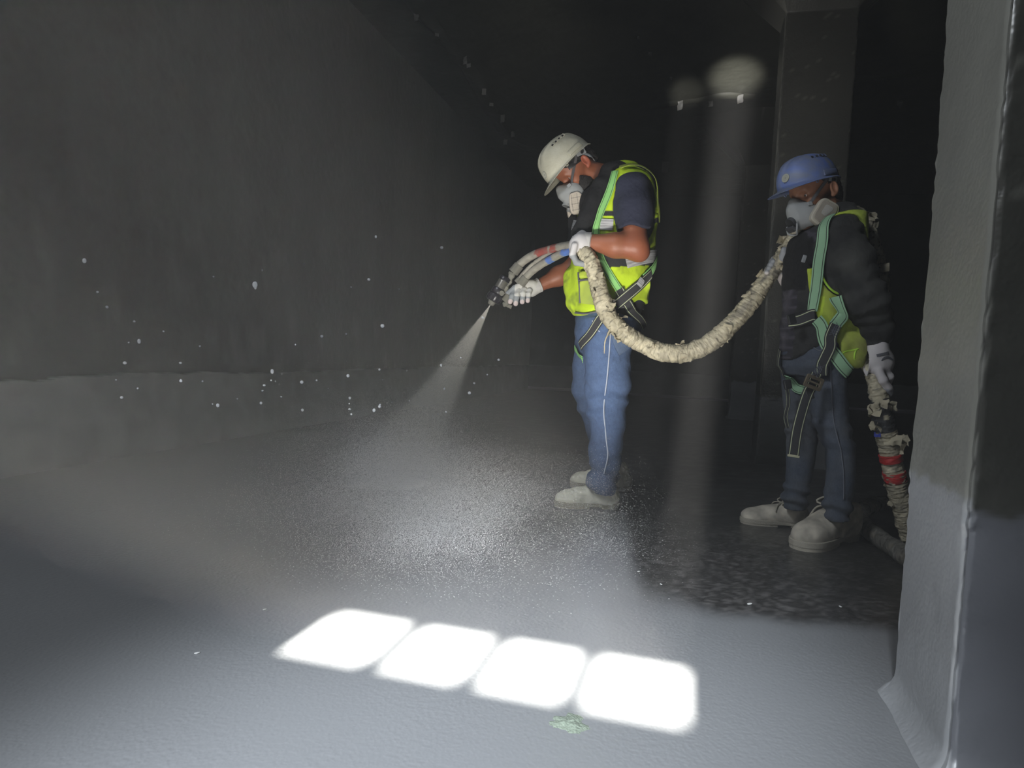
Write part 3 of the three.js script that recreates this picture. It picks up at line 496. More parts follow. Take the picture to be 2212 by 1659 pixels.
    part('strap_buckle', xf(box(0.02, 0.016, 0.006, 0.002), frameMatrix({ ...fr, o: A })), M.greyPlastic, g);
  }
  return g;
}
function shoe(parent, heel, toe, mats, o = {}) {           // heel and toe: points on the floor, in the worker's axes
  const g = new THREE.Group(); g.name = 'shoe'; if (o.label) g.userData.label = o.label; parent.add(g);
  const d = toe.clone().sub(heel); d.y = 0; const L = d.length(), fr = frameAt(heel.clone().setY(0), d, V(0, 1, 0)), k = L / 0.3, at = (x, y, z) => inFrame(fr, x * k, y * k, z * k), B = (x, y, z, a, b, c) => ball(at(x, y, z), a * k, b * k, c * k, fr), inner = o.inner ?? 0;
  let up = any(0.03 * k, B(0.235, 0.036, 0.004 * inner, 0.066, 0.042, 0.047), B(0.15, 0.046, 0, 0.085, 0.05, 0.042), B(0.06, 0.05, 0, 0.062, 0.055, 0.037), cone(at(0.055, 0.06, 0), at(0.06, 0.105, 0), 0.043 * k, 0.043 * k), cone(at(0.085, 0.085, 0), at(0.18, 0.055, 0), 0.034 * k, 0.03 * k));
  const sole = (x, y, z) => y - 0.016 * k, topCut = o.cover ? null : (x, y, z) => { const lx = (x - fr.o.x) * fr.f.x + (z - fr.o.z) * fr.f.z; return y - (0.112 - 0.25 * Math.max(0, lx / k - 0.05) * 0.6) * k; };
  const upper = (x, y, z) => { let q = smax(up(x, y, z), -sole(x, y, z), 0.008); if (topCut) q = smax(q, topCut(x, y, z), 0.008); return q; };
  const [lo, hi] = bounds([at(0, 0, -0.06), at(0.31, 0.16, 0.06), at(0, 0.16, 0.06), at(0.31, 0, -0.06)], 0.01);
  part(o.cover ? 'shoe_cover' : 'upper', netMesh(upper, lo, hi, 0.0045, mats.color, o.disp), mats.upper, g);
  const out = new THREE.Shape(), w = (x) => 0.033 + 0.016 * sstep(0.08, 0.22, x) - 0.004 * Math.exp(-(((x - 0.12) / 0.05) ** 2)), P = [];
  for (let i = 0; i <= 40; i++) { const t = i / 40, x = 0.302 * t - 0.001, e = x < 0.035 ? Math.sqrt(1 - ((0.035 - x) / 0.037) ** 2) : x > 0.24 ? Math.sqrt(Math.max(0, 1 - ((x - 0.24) / 0.0625) ** 2)) : 1; P.push([x, w(x) * e]); }
  out.moveTo(P[0][0] * k, 0); for (const [x, y] of P) out.lineTo(x * k, y * k); for (const [x, y] of P.slice().reverse()) out.lineTo(x * k, -y * k);
  const sg = new THREE.ExtrudeGeometry(out, { depth: 0.014 * k, bevelEnabled: true, bevelSize: 0.003, bevelThickness: 0.003, bevelSegments: 2 }).rotateX(-Math.PI / 2).translate(0, 0.011 * k, 0), hb = new THREE.Shape();
  hb.moveTo(0, 0); const hp = P.filter(([x]) => x < 0.085); for (const [x, y] of hp) hb.lineTo(x * k, y * k); for (const [x, y] of hp.slice().reverse()) hb.lineTo(x * k, -y * k);
  const heelG = new THREE.ExtrudeGeometry(hb, { depth: 0.011 * k, bevelEnabled: false }).rotateX(-Math.PI / 2), fp = P.filter(([x]) => x > 0.135), fs = new THREE.Shape(); fs.moveTo(fp[0][0] * k, fp[0][1] * k); for (const [x, y] of fp) fs.lineTo(x * k, y * k); for (const [x, y] of fp.slice().reverse()) fs.lineTo(x * k, -y * k);
  const foreG = new THREE.ExtrudeGeometry(fs, { depth: 0.011 * k, bevelEnabled: false }).rotateX(-Math.PI / 2), fm = frameMatrix(fr);
  part('sole', xf(join([sg, heelG, foreG]), fm), mats.sole, g);
  if (o.laces) {
    const la = [];
    for (let i = 0; i < 4; i++) { const x = 0.125 + i * 0.022, y = 0.105 - i * 0.011; la.push(tube([V(x, y - 0.012, -0.03), V(x + 0.004, y, 0), V(x, y - 0.012, 0.03)].map((q) => q.multiplyScalar(k)), 0.0035 * k, 12, 7)); }
    for (const s of [-1, 1]) la.push(tube([V(0.12, 0.112, 0), V(0.11, 0.128, s * 0.03), V(0.13, 0.112, s * 0.05), V(0.125, 0.106, s * 0.02), V(0.12, 0.11, 0)].map((q) => q.multiplyScalar(k)), 0.003 * k, 20, 7), tube([V(0.12, 0.11, 0), V(0.15, 0.1, s * 0.035), V(0.16, 0.072, s * 0.05)].map((q) => q.multiplyScalar(k)), 0.003 * k, 14, 7));
    part('laces', xf(join(la), fm), mats.lace ?? mats.upper, g);
    part('seam', xf(join([tube([V(0.02, 0.075, 0.037), V(0.07, 0.07, 0.042), V(0.12, 0.08, 0.042)].map((q) => q.multiplyScalar(k)), 0.0018, 14, 6), tube([V(0.12, 0.085, 0.042), V(0.15, 0.05, 0.05), V(0.19, 0.03, 0.052)].map((q) => q.multiplyScalar(k)), 0.0018, 14, 6)]), fm), mats.lace ?? mats.upper, g);
  }
  return g;
}
function glove(parent, f, lo, hi, color, label, cuffPts, cell = 0.0035) {
  const g = new THREE.Group(); g.name = 'glove'; g.userData.label = label; parent.add(g);
  part('hand_shell', netMesh(f, lo, hi, cell, color), M.glove, g);
  if (cuffPts) part('cuff', tube(cuffPts, (t) => 0.0, 2, 3), M.glove, g);
  return g;
}
const box3 = (pts, pad) => bounds(pts, pad);
// ---------- the worker who sprays ----------
const sprayer = thing('person', 'man in white hard hat and bright yellow vest, head bent, aiming a spray gun', 'person', [-0.43, 0, -3.37], YAW);
{
  const q = personSpace(-0.43, -3.37), g = sprayer, U = 1 / 431;
  // head frame: ear canal, face direction, crown direction
  const hf = frameAt(q(1259, 361, 0), V(-0.68, -0.73, 0.04), V(-0.7, 0.7, 0));
  if (hf.s.z < 0) hf.s.negate();
  hf.k = 1.1;
  const skinCol = [0.29, 0.10, 0.05], headF = headField(hf, 1);
  // trunk and legs
  const torso = column(ringsOf(q, [[362, 1318, 1372, 0, 0.09], [378, 1302, 1392, 0, 0.15], [400, 1292, 1405, 0, 0.19], [430, 1270, 1411, 0, 0.2], [470, 1252, 1412, 0, 0.2], [520, 1241, 1408, 0, 0.19], [570, 1242, 1402, 0, 0.185], [620, 1240, 1394, 0, 0.185], [672, 1243, 1389, 0, 0.18], [705, 1243, 1388, 0, 0.18]]), 2.3);
  const hips = column(ringsOf(q, [[650, 1246, 1386, 0, 0.165], [700, 1243, 1386, 0, 0.18], [738, 1243, 1370, 0, 0.18], [770, 1252, 1360, 0, 0.15]]));
  const nearLeg = column(ringsOf(q, [[690, 1262, 1384, 0.09, 0.1], [740, 1263, 1366, 0.1, 0.1], [783, 1263, 1362, 0.11, 0.1], [827, 1263, 1364, 0.12, 0.1], [860, 1265, 1358, 0.13, 0.095], [894, 1268, 1352, 0.15, 0.09], [938, 1276, 1348, 0.17, 0.085], [983, 1270, 1343, 0.19, 0.085], [1010, 1275, 1338, 0.2, 0.08], [1030, 1271, 1333, 0.2, 0.078], [1048, 1268, 1330, 0.2, 0.075], [1068, 1282, 1326, 0.2, 0.065]]));
  const farLeg = column(ringsOf(q, [[690, 1244, 1370, -0.09, 0.1], [740, 1243, 1350, -0.1, 0.1], [790, 1237, 1325, -0.11, 0.1], [849, 1236, 1318, -0.13, 0.09], [872, 1243, 1318, -0.14, 0.09], [894, 1251, 1320, -0.15, 0.085], [916, 1261, 1326, -0.16, 0.08], [940, 1269, 1330, -0.17, 0.08], [985, 1280, 1336, -0.2, 0.075], [1020, 1284, 1338, -0.21, 0.075], [1044, 1288, 1336, -0.21, 0.065]]));
  const jeansF = any(0.03, hips, nearLeg, farLeg);
  // arms
  const shN = q(1366, 416, 0.155), elN = q(1373, 533, 0.26), wrN = q(1270, 522, 0.22), shF = q(1335, 420, -0.19), elF = q(1236, 583, -0.27), wrF = q(1160, 619, -0.24);
  const armN = any(0.03, cone(shN, elN, 0.062, 0.056), cone(elN, q(1330, 530, 0.25), 0.056, 0.054), cone(q(1330, 530, 0.25), wrN, 0.053, 0.035), ball(q(1384, 548, 0.26), 0.035, 0.035, 0.035));
  const armF = any(0.03, cone(shF, elF, 0.062, 0.05), cone(elF, q(1208, 596, -0.26), 0.05, 0.05), cone(q(1208, 596, -0.26), wrF, 0.05, 0.03));
  const neck = cone(inFrame(hf, -0.01, -0.05, 0), q(1326, 392, 0), 0.058, 0.07);
  const bodyF = any(0.03, grow(torso, -0.015), grow(jeansF, -0.015), armN, armF, neck);
  const all = [q(1150, 560, -0.3), q(1420, 1070, 0.33), q(1150, 340, 0.3), q(1420, 1070, -0.3)];
  const skin = (x, y, z) => { const m = 1 + 0.1 * fbm(x * 14, y * 14, z * 14, 3); return skinCol.map((c, k) => c * m * (k && (Math.hypot(x - elN.x, y - elN.y) < 0.07) ? 0.92 : 1)); };
  const bA = netMesh(bodyF, ...bounds(all, 0.02), 0.008, skin);
  const hb = [inFrame(hf, -0.11, -0.1, -0.1), inFrame(hf, 0.16, 0.17, 0.1), inFrame(hf, 0.16, -0.14, 0.1), inFrame(hf, -0.11, 0.17, -0.1)];
  const bH = netMesh(any(0.02, headF, neck), ...bounds(hb, 0.01), 0.0036, (x, y, z) => { const p = V(x, y, z).sub(hf.o), ear = Math.abs(p.dot(hf.s)) > 0.079 ? 0.8 : 1; const m = 1 + 0.12 * fbm(x * 30, y * 30, z * 30, 3); return [skinCol[0] * m * (ear < 1 ? 1.1 : 1), skinCol[1] * m * ear, skinCol[2] * m * ear]; });
  part('body', mergeGeometries([bA, bH]), M.skin, g, 'tanned skin of face, neck and forearms');
  g.userData.lidMat = stdMat('lid_skin_tan', new THREE.Color(...skinCol), 0.6); eyes(hf, g); delete g.userData.lidMat;
  // hair, beard, eyebrows
  const loc = (x, y, z) => { const p = V(x, y, z).sub(hf.o); return [p.dot(hf.f) / 1.1, p.dot(hf.u) / 1.1, p.dot(hf.s) / 1.1]; };
  const skull = ball(inFrame(hf, 0.02, 0.058, 0), 0.1115, 0.1005, 0.0875, hf);
  const hairF = (x, y, z) => { const [f, u, s] = loc(x, y, z); const edge = Math.max(0.012 - u + 0.35 * Math.max(0, f) + (f > -0.03 ? 0 : (f + 0.03) * 0.9 ), f - 0.083); return smax(smin(skull(x, y, z), ball(inFrame(hf, -0.045, 0.005, 0), 0.04, 0.06, 0.058, hf)(x, y, z), 0.03), edge, 0.01); };
  part('hair', netMesh(hairF, ...bounds(hb, 0.01), 0.005, null, (x, y, z) => 0.004 * noise(x * 220, y * 220, z * 220)), M.hair, g, 'short dark hair');
  const beardF = (x, y, z) => { const [f, u, s] = loc(x, y, z); const line = Math.max(u - (0.012 - Math.max(0, f - 0.02) * 1.0), -(f - 0.012 - 0.1 * Math.max(0, -u - 0.03)), f - 0.1); return smax(headF(x, y, z) - 0.006, line, 0.006); };
  part('beard', netMesh(beardF, ...bounds([inFrame(hf, 0, -0.14, -0.08), inFrame(hf, 0.13, 0.02, 0.08), inFrame(hf, 0.13, -0.14, 0.08)], 0.03), 0.004, null, (x, y, z) => 0.003 * noise(x * 300, y * 300, z * 300)), M.hair, g, 'short black beard');
  for (const s of [-1, 1]) part('eyebrow', tube([inFrame(hf, 0.098, 0.024, s * 0.012), inFrame(hf, 0.099, 0.03, s * 0.03), inFrame(hf, 0.083, 0.026, s * 0.05)], (t) => 0.0042 - 0.002 * t, 12, 8), M.hair, g);
  // clothes
  const wr = (s, a) => (x, y, z) => a * (fbm(x * s, y * s * 1.5, z * s, 3) * 0.9 + 0.5 * noise(x * 7 + y * 16, y * 9 - x * 12, z * 9));
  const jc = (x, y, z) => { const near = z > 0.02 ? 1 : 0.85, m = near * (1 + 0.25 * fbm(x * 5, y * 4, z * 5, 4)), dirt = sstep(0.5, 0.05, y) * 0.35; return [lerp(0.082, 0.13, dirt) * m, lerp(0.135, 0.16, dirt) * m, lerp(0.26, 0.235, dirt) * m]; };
  const legWr = (x, y, z) => { const kn = Math.exp(-(((y - 0.5) / 0.16) ** 2)) + 1.4 * Math.exp(-(((y - 0.14) / 0.1) ** 2)) + 0.5 * Math.exp(-(((y - 0.85) / 0.1) ** 2)); return 0.004 * fbm(x * 9, y * 9, z * 9, 3) + kn * 0.006 * Math.sin(y * 62 + 14 * x + 3 * noise(x * 10, y * 12, z * 10)); };
  const jeans = part('jeans', netMesh(jeansF, ...bounds([q(1225, 645, -0.3), q(1400, 1075, 0.32), q(1225, 1075, 0.3)], 0.02), 0.0065, jc, legWr), M.denim, g, 'faded blue jeans');
  const seam = (pts, f, r, mat, off = 0.003) => { const c = new THREE.CatmullRomCurve3(pts).getSpacedPoints(40).map((p) => { for (let k = 0; k < 6; k++) p.addScaledVector(grad(f, p.x, p.y, p.z), off - f(p.x, p.y, p.z)); return p; }); return tube(c, r, 80, 6); };
  M.seam = stdMat('pale_stitching', new THREE.Color(0.42, 0.46, 0.55), 0.9);
  part('side_seam', seam([q(1322, 700, 0.25), q(1318, 760, 0.25), q(1311, 820, 0.25), q(1303, 880, 0.27), q(1308, 940, 0.27), q(1313, 985, 0.28), q(1304, 1025, 0.3)], jeansF, 0.0032, M.seam), M.seam, jeans);
  part('pocket', patch([q(1348, 716, 0.25), q(1356, 738, 0.25), q(1364, 758, 0.22)], 0.095, jeansF, 0.006, 0.005, 14), stdMat('pocket_denim', new THREE.Color(0.13, 0.19, 0.31), 0.9, { map: rep(denimTex, 4) }), jeans);
  part('pocket_edge', seam([q(1270, 690, 0.2), q(1275, 705, 0.22), q(1290, 712, 0.24)], jeansF, 0.0028, M.seam), M.seam, jeans);
  // navy T-shirt with a black tail under the vest
  const sleeveN = any(0.04, cone(q(1362, 415, 0.15), q(1370, 455, 0.2), 0.094, 0.084), cone(q(1370, 455, 0.2), q(1370, 500, 0.235), 0.084, 0.076)), hemN = (x, y, z) => { const a = q(1336, 497, 0.24), b = q(1402, 490, 0.24); return (a.y + (x - a.x) / (b.x - a.x) * (b.y - a.y) + 0.012 * Math.sin((x - a.x) * 40)) - y; };
  const sleeveF = cone(shF, shF.clone().lerp(elF, 0.55), 0.085, 0.07);
  const tail = (x, y, z) => { const hem = q(1345, 690, 0).y - 0.25 * (x - q(1345, 690, 0).x); return smax(torso(x, y, z), hem - y, 0.01); };
  const shirtF = any(0.03, tail, (x, y, z) => smax(sleeveN(x, y, z), hemN(x, y, z), 0.004), sleeveF);
  const xb = q(1300, 650, 0).x;
  part('shirt', netMesh(shirtF, ...bounds([q(1215, 345, -0.33), q(1425, 720, 0.35), q(1225, 720, 0.3)], 0.02), 0.0065, (x, y, z) => { const m = 1 + 0.3 * fbm(x * 8, y * 8, z * 8, 3); return y < q(1300, 655, 0).y ? [0.012 * m, 0.012 * m, 0.013 * m] : [0.024 * m, 0.027 * m, 0.052 * m]; }, wr(9, 0.006)), M.fabric, g, 'navy blue T-shirt with black tail');
  // hi-vis vest
  const yAt = (py, px = 1320) => q(px, py, 0.15).y, xAt = (px, py = 520) => q(px, py, 0.15).x;
  const armC = q(1376, 442, 0.2), armhole = (x, y, z) => { const dx = (x - armC.x) / 0.112, dy = (y - armC.y) / (y < armC.y ? 0.19 : 0.145), d = (Math.sqrt(dx * dx + dy * dy) - 1) * 0.1; return Math.max(d, 0.06 - Math.abs(z)); };
  const neckHole = ball(q(1318, 352, 0), 0.13, 0.105, 0.1);
  const hemY = (x, z) => yAt(676) + 0.012 * noise(x * 14, z * 9, 4) + 0.06 * sstep(xAt(1300), xAt(1390), x);
  const front = cone(q(1236, 600, -0.05), q(1240, 650, 0.02), 0.042, 0.04);
  const vestF = (x, y, z) => { let d = smin(torso(x, y, z) - 0.013, front(x, y, z), 0.05); d = smax(d, hemY(x, z) - y, 0.006); d = smax(d, -armhole(x, y, z), 0.004); return smax(d, -neckHole(x, y, z), 0.006); };
  const HV = [0.50, 0.68, 0.02], BLK = [0.028, 0.028, 0.03];
  const vestC = (x, y, z) => {
    const m = 1 + 0.16 * fbm(x * 7, y * 7, z * 7, 4), grime = clamp(0.55 * fbm(x * 12 + 3, y * 10, z * 12, 4) + 0.15 * noise(x * 60, y * 60, z * 60)), px = x;
    let c = HV;
    if (y < yAt(548) + 0.0 && y > yAt(580, 1330) + 0.14 * (x - xAt(1330)) && x > xAt(1300)) c = BLK;
    else if (y < yAt(462) && y > yAt(473) ) c = BLK;
    const e = lerp(1, 0.42, sstep(0.08, 0.4, grime)); return [c[0] * m * e, c[1] * m * e, c[2] * m * lerp(1, 1.6, 1 - e)];
  };
  const vestW = (x, y, z) => 0.011 * fbm(x * 7, y * 9, z * 7, 3) + 0.006 * noise(x * 22 + y * 10, y * 16 - x * 8, z * 14) * sstep(yAt(520), yAt(620), y) ** 0.3;
  const vest = part('vest', netMesh(vestF, ...bounds([q(1205, 345, -0.3), q(1425, 690, 0.3), q(1205, 690, 0.3)], 0.02), 0.006, vestC, vestW), M.fabric, g, 'fluorescent yellow safety vest, grimy at the front');
  const vs = grow(vestF, 0.006);
  part('reflective_band', strap([q(1352, 566, 0.2), q(1376, 560, 0.19), q(1398, 553, 0.12), q(1404, 552, 0.0)], 0.06, vs, 0.003, 0.003, 24), M.silver, vest, 'silver reflective tape');
  part('reflective_band', strap([q(1297, 484, 0.2), q(1308, 485, 0.2), q(1324, 486, 0.2)], 0.05, vs, 0.003, 0.003, 12), M.silver, vest, 'silver reflective tape');
  part('reflective_band', strap([q(1240, 487, 0.0), q(1246, 488, 0.1), q(1254, 490, 0.14)], 0.05, vs, 0.004, 0.003, 12), M.silver, vest, 'silver reflective tape');
  M.zip = stdMat('grey_zip', new THREE.Color(0.10, 0.10, 0.11), 0.6);
  M.hvPatch = stdMat('hivis_patch', 0xffffff, 0.9, { map: dataTex(256, tile((x, y) => { const n = clamp(0.62 + 0.7 * fbm(x, y, 9, 5), 0.3, 1); return [0.52 * n, 0.64 * n, 0.07]; }, 8)), bumpMap: rep(cloth, 5), bumpScale: 0.004 });
  part('pocket', patch([q(1238, 620, 0.17), q(1262, 622, 0.2), q(1290, 624, 0.21)], 0.15, vs, 0.006, 0.012, 20), M.hvPatch, vest, 'zipped chest pocket');
  part('pocket_flap', patch([q(1240, 592, 0.17), q(1262, 590, 0.2), q(1292, 590, 0.21)], 0.028, vs, 0.012, 0.006, 20), M.hvPatch, vest);
  part('zip', strap([q(1239, 605, 0.17), q(1262, 603, 0.2), q(1290, 604, 0.21)], 0.009, vs, 0.016, 0.004, 20), M.zip, vest, 'dark zip');
  part('piping', tube([q(1247, 588, 0.14), q(1239, 600, 0.16), q(1238, 620, 0.17), q(1236, 640, 0.17), q(1238, 655, 0.17)].map((p) => { for (let k = 0; k < 6; k++) p.addScaledVector(grad(vs, p.x, p.y, p.z), 0.012 - vs(p.x, p.y, p.z)); return p; }), 0.004, 30, 8), M.zip, vest, 'grey piping');
  part('hem_binding', tube([q(1240, 676, 0.1), q(1262, 677, 0.18), q(1300, 671, 0.2), q(1345, 664, 0.19), q(1386, 655, 0.09)].map((p) => { for (let k = 0; k < 4; k++) p.addScaledVector(grad(vs, p.x, p.y + 0.03, p.z), 0.004 - vs(p.x, p.y + 0.03, p.z)); return p; }), 0.0045, 40, 8), M.zip, vest);
  // black scarf and rolled hood round the neck
  const scarfF = any(0.045, chain([q(1320, 378, 0.09), q(1304, 406, 0.14), q(1287, 436, 0.165), q(1271, 470, 0.17), q(1256, 505, 0.16), q(1246, 524, 0.13)], [0.05, 0.048, 0.045, 0.043, 0.04, 0.03], 0.03), ball(q(1276, 440, 0.07), 0.05, 0.08, 0.06), chain([q(1320, 380, -0.07), q(1292, 430, -0.06), q(1252, 480, -0.04), q(1240, 520, -0.02)], [0.05, 0.055, 0.045, 0.035], 0.03), chain([q(1322, 378, 0.09), q(1335, 376, 0.11), q(1372, 384, 0.1), q(1398, 402, 0.02)], [0.045, 0.05, 0.05, 0.04], 0.03), chain([q(1322, 378, -0.07), q(1335, 374, -0.1), q(1372, 384, -0.1), q(1398, 402, 0.0)], [0.045, 0.05, 0.05, 0.04], 0.03), ball(q(1345, 388, 0), 0.1, 0.05, 0.12), cone(q(1349, 375, 0.02), q(1350, 352, 0.03), 0.022, 0.012));
  part('scarf', netMesh(scarfF, ...bounds([q(1225, 335, -0.2), q(1425, 540, 0.26), q(1225, 540, 0.2)], 0.02), 0.006, () => [0.008, 0.008, 0.009], (x, y, z) => 0.009 * fbm(x * 12, y * 12, z * 12, 3) + 0.005 * noise(x * 40, y * 25, z * 30)), M.fabric, g, 'black scarf and rolled hood');
  // harness
  const hs = any(0.02, vestF, shirtF, jeansF, scarfF), har = new THREE.Group(); har.name = 'harness'; har.userData.label = 'fall-arrest harness of green and black webbing'; g.add(har);
  part('chest_strap', strap([q(1341, 390, 0.16), q(1326, 402, 0.19), q(1305, 440, 0.22), q(1293, 480, 0.22), q(1287, 510, 0.22), q(1290, 545, 0.22), q(1312, 585, 0.22), q(1338, 625, 0.22)], 0.034, hs, 0.009, 0.004, 60), M.greenWeb, har, 'green webbing');
  part('shoulder_strap', strap([q(1345, 382, 0.16), q(1368, 380, 0.15), q(1392, 402, 0.12), q(1407, 440, 0.1), q(1409, 480, 0.09)], 0.02, hs, 0.012, 0.004, 40), M.hvPatch, har);
  part('waist_strap', strap([q(1338, 625, 0.22), q(1352, 648, 0.22), q(1372, 680, 0.18), q(1386, 706, 0.1)], 0.046, hs, 0.012, 0.005, 30), M.blackWeb, har, 'black webbing with pale edges');
  part('waist_strap', strap([q(1393, 590, 0.12), q(1380, 612, 0.17), q(1352, 640, 0.2), q(1330, 660, 0.21)], 0.05, hs, 0.018, 0.005, 30), M.blackWeb, har, 'black webbing with pale edges');
  part('green_strap', strap([q(1400, 560, 0.06), q(1392, 585, 0.12), q(1385, 602, 0.16)], 0.045, hs, 0.016, 0.004, 16), M.greenWeb, har, 'green webbing');
  part('thigh_strap', strap([q(1315, 672, 0.21), q(1292, 690, 0.22), q(1276, 712, 0.2), q(1266, 732, 0.16), q(1262, 745, 0.08)], 0.046, hs, 0.008, 0.005, 30), M.blackWeb, har, 'black webbing with pale edges');
  part('leg_loop', strap([q(1240, 752, -0.05), q(1246, 762, 0.0), q(1255, 770, 0.05), q(1266, 776, 0.1)], 0.034, jeansF, 0.009, 0.005, 20), M.greenWeb, har, 'green leg loop');
  part('stitched_tag', strap([q(1372, 606, 0.18), q(1381, 615, 0.17)], 0.04, hs, 0.024, 0.003, 6), M.silver, har);
  // helmet and mask
  const hatFr = frameAt(q(1225, 358, 0), V(-0.666, -0.746, 0.03), V(-0.746, 0.666, 0)); if (hatFr.s.z < 0) hatFr.s.negate();
  const dusty = (a, b, seed) => dataTex(512, tile((x, y) => { const n = clamp(0.5 + 0.9 * fbm(x, y, seed, 5)), w = clamp(n + 0.25 * noise(x * 11, y * 11, seed)); return a.map((c, k) => lerp(c, b[k], w)); }, 6));
  M.hatWhite = stdMat('cream_helmet_plastic', 0xffffff, 0.45, { map: rep(dusty([0.62, 0.60, 0.49], [0.44, 0.42, 0.32], 5), 5), bumpMap: rep(nFine, 3), bumpScale: 0.0006 });
  const ringTex = dataTex(128, (u, v) => { const r = Math.hypot(u - 0.5, v - 0.5); return r < 0.07 || (r > 0.4 && r < 0.44 && u > 0.2) ? [0.05, 0.06, 0.08] : [0.55, 0.54, 0.45]; });
  hardHat(g, hatFr, M.hatWhite, 'off-white hard hat spattered with coating', stdMat('hat_sticker', 0xffffff, 0.5, { map: ringTex }));
  M.pinkPad = stdMat('pink_filter_pad', new THREE.Color(0.50, 0.44, 0.37), 0.8); M.padRib = stdMat('filter_rib', new THREE.Color(0.62, 0.57, 0.48), 0.7); M.padDark = stdMat('filter_frame_rib', new THREE.Color(0.24, 0.22, 0.19), 0.7);
  respirator(g, hf, { label: 'grey half-mask respirator with square-gridded filters', center: [0.14, -0.055], valve: M.rubber, trim: M.rubber, filter: [[0.15, -0.041], [0.108, -0.063], [0.119, -0.142], [0.166, -0.156], [0.208, -0.115]], shift: [0.007, -0.014], side: 0.062, toe: 0.1, filterMat: M.pinkPad, filterLabel: 'cream filter pad under a moulded grid', grid: true, gridMat: M.padRib, gridDark: M.padDark }, headF);
  // gloves
  const gcol = (pt, n0) => (x, y, z, n) => { const palm = sstep(0.0, 0.02, (x - pt.x) * n0.x + (y - pt.y) * n0.y + (z - pt.z) * n0.z), m = 1 + 0.15 * fbm(x * 40, y * 40, z * 40, 3); return [0.60, 0.585, 0.58].map((c, k) => lerp(c, [0.30, 0.315, 0.34][k], palm) * m); };
  const R = 0.0142, fin = (pts, r = R) => chain(pts, [r * 1.12, r * 1.05, r, r * 0.92], 0.006);
  const rightHand = any(0.014, ball(q(1141, 627, -0.235), 0.05, 0.036, 0.04), cone(wrF, q(1146, 624, -0.24), 0.037, 0.04), cone(q(1150, 613, -0.215), q(1128, 613, -0.2), 0.022, 0.018), chain([q(1130, 613, -0.2), q(1112, 622, -0.19), q(1097, 633, -0.185)], [0.017, 0.0145, 0.012], 0.008));
  const rFing = [[1106, 640, 1102, 652], [1117, 637, 1114, 656], [1130, 634, 1128, 652], [1142, 636, 1140, 650]].map(([a, b, c, d], i) => fin([q(a + 8, 622, -0.235), q(a + 2, b - 8, -0.188), q(a, b, -0.17), q(c, d, -0.18)], R * (i === 3 ? 0.88 : 1)));
  const rhF = (x, y, z) => { let d = rightHand(x, y, z); let e = 1e9; for (const f of rFing) e = Math.min(e, f(x, y, z)); return smin(d, e, 0.005); };
  const tips = [[1102, 652], [1114, 656], [1128, 653], [1140, 650]].map(([a, b]) => q(a, b, -0.172));
  const rCol = (x, y, z) => { const m = 1 + 0.12 * fbm(x * 40, y * 40, z * 40, 3); let t = 0; for (const p of tips) t = Math.max(t, 1 - sstep(0.0125, 0.0155, Math.hypot(x - p.x, y - p.y))); const fingers = y < q(1120, 641, -0.18).y && x < q(1146, 640, -0.2).x && z > -0.215 || (x < q(1112, 620, -0.2).x); return (t > 0.5 ? [0.62, 0.53, 0.52] : fingers ? [0.30, 0.32, 0.34] : [0.62, 0.61, 0.58]).map((c) => c * m); };
  const gl = new THREE.Group(); gl.name = 'glove'; gl.userData.label = 'white and grey glove on the trigger hand'; g.add(gl);
  part('hand_shell', netMesh(rhF, ...bounds([q(1085, 600, -0.3), q(1170, 665, -0.14)], 0.01), 0.003, rCol), M.glove, gl);
  const cuffR = (c, dir, r1, r2, w) => { const t = new THREE.CylinderGeometry(r2, r1, w, 26, 1, true), t2 = new THREE.CylinderGeometry(r2 - 0.004, r1 - 0.004, w, 26, 1, true), e = new THREE.TorusGeometry(r2 - 0.002, 0.0035, 8, 26).rotateX(Math.PI / 2).translate(0, w / 2, 0); return join([t, t2, e]).applyQuaternion(new THREE.Quaternion().setFromUnitVectors(V(0, 1, 0), dir.clone().normalize())).translate(c.x, c.y, c.z); };
  M.gloveWhite = stdMat('white_knit', new THREE.Color(0.60, 0.585, 0.57), 0.85, { side: THREE.DoubleSide, bumpMap: rep(weave, 2), bumpScale: 0.0008 });
  part('cuff', cuffR(q(1158, 619, -0.24), elF.clone().sub(wrF), 0.038, 0.039, 0.04), M.gloveWhite, gl, 'white knitted cuff');
  const leftHand = any(0.016, ball(q(1253, 527, 0.225), 0.045, 0.05, 0.04), cone(wrN, q(1258, 524, 0.225), 0.041, 0.042), ball(q(1243, 533, 0.22), 0.03, 0.042, 0.042), cone(q(1258, 506, 0.2), q(1243, 512, 0.17), 0.02, 0.016));
  const lFing = [0.262, 0.238, 0.214, 0.19].map((z, i) => fin([q(1242, 530, z), q(1237, 549 + i, z), q(1245, 567 - i, z), q(1261, 571 - i * 2, z)], R));
  const lhF = (x, y, z) => { let e = 1e9; for (const f of lFing) e = Math.min(e, f(x, y, z)); return smin(leftHand(x, y, z), e, 0.006); };
  const lCol = (x, y, z) => { const m = 1 + 0.12 * fbm(x * 40, y * 40, z * 40, 3), p0 = q(1240, 552, 0.23), p1 = q(1275, 545, 0.23), t = sstep(0, 0.006, (p0.y + (x - p0.x) * 0.25) - y); return [0.60, 0.58, 0.585].map((c, k) => lerp(c, [0.30, 0.315, 0.33][k], t) * m); };
  const gl2 = new THREE.Group(); gl2.name = 'glove'; gl2.userData.label = 'white glove gripping the hose bundle'; g.add(gl2);
  part('hand_shell', netMesh(lhF, ...bounds([q(1222, 490, 0.13), q(1285, 585, 0.3)], 0.01), 0.003, lCol), M.glove, gl2);
  part('cuff', cuffR(q(1268, 522, 0.222), elN.clone().sub(wrN), 0.043, 0.045, 0.03), M.gloveWhite, gl2, 'white knitted cuff with grey hem');
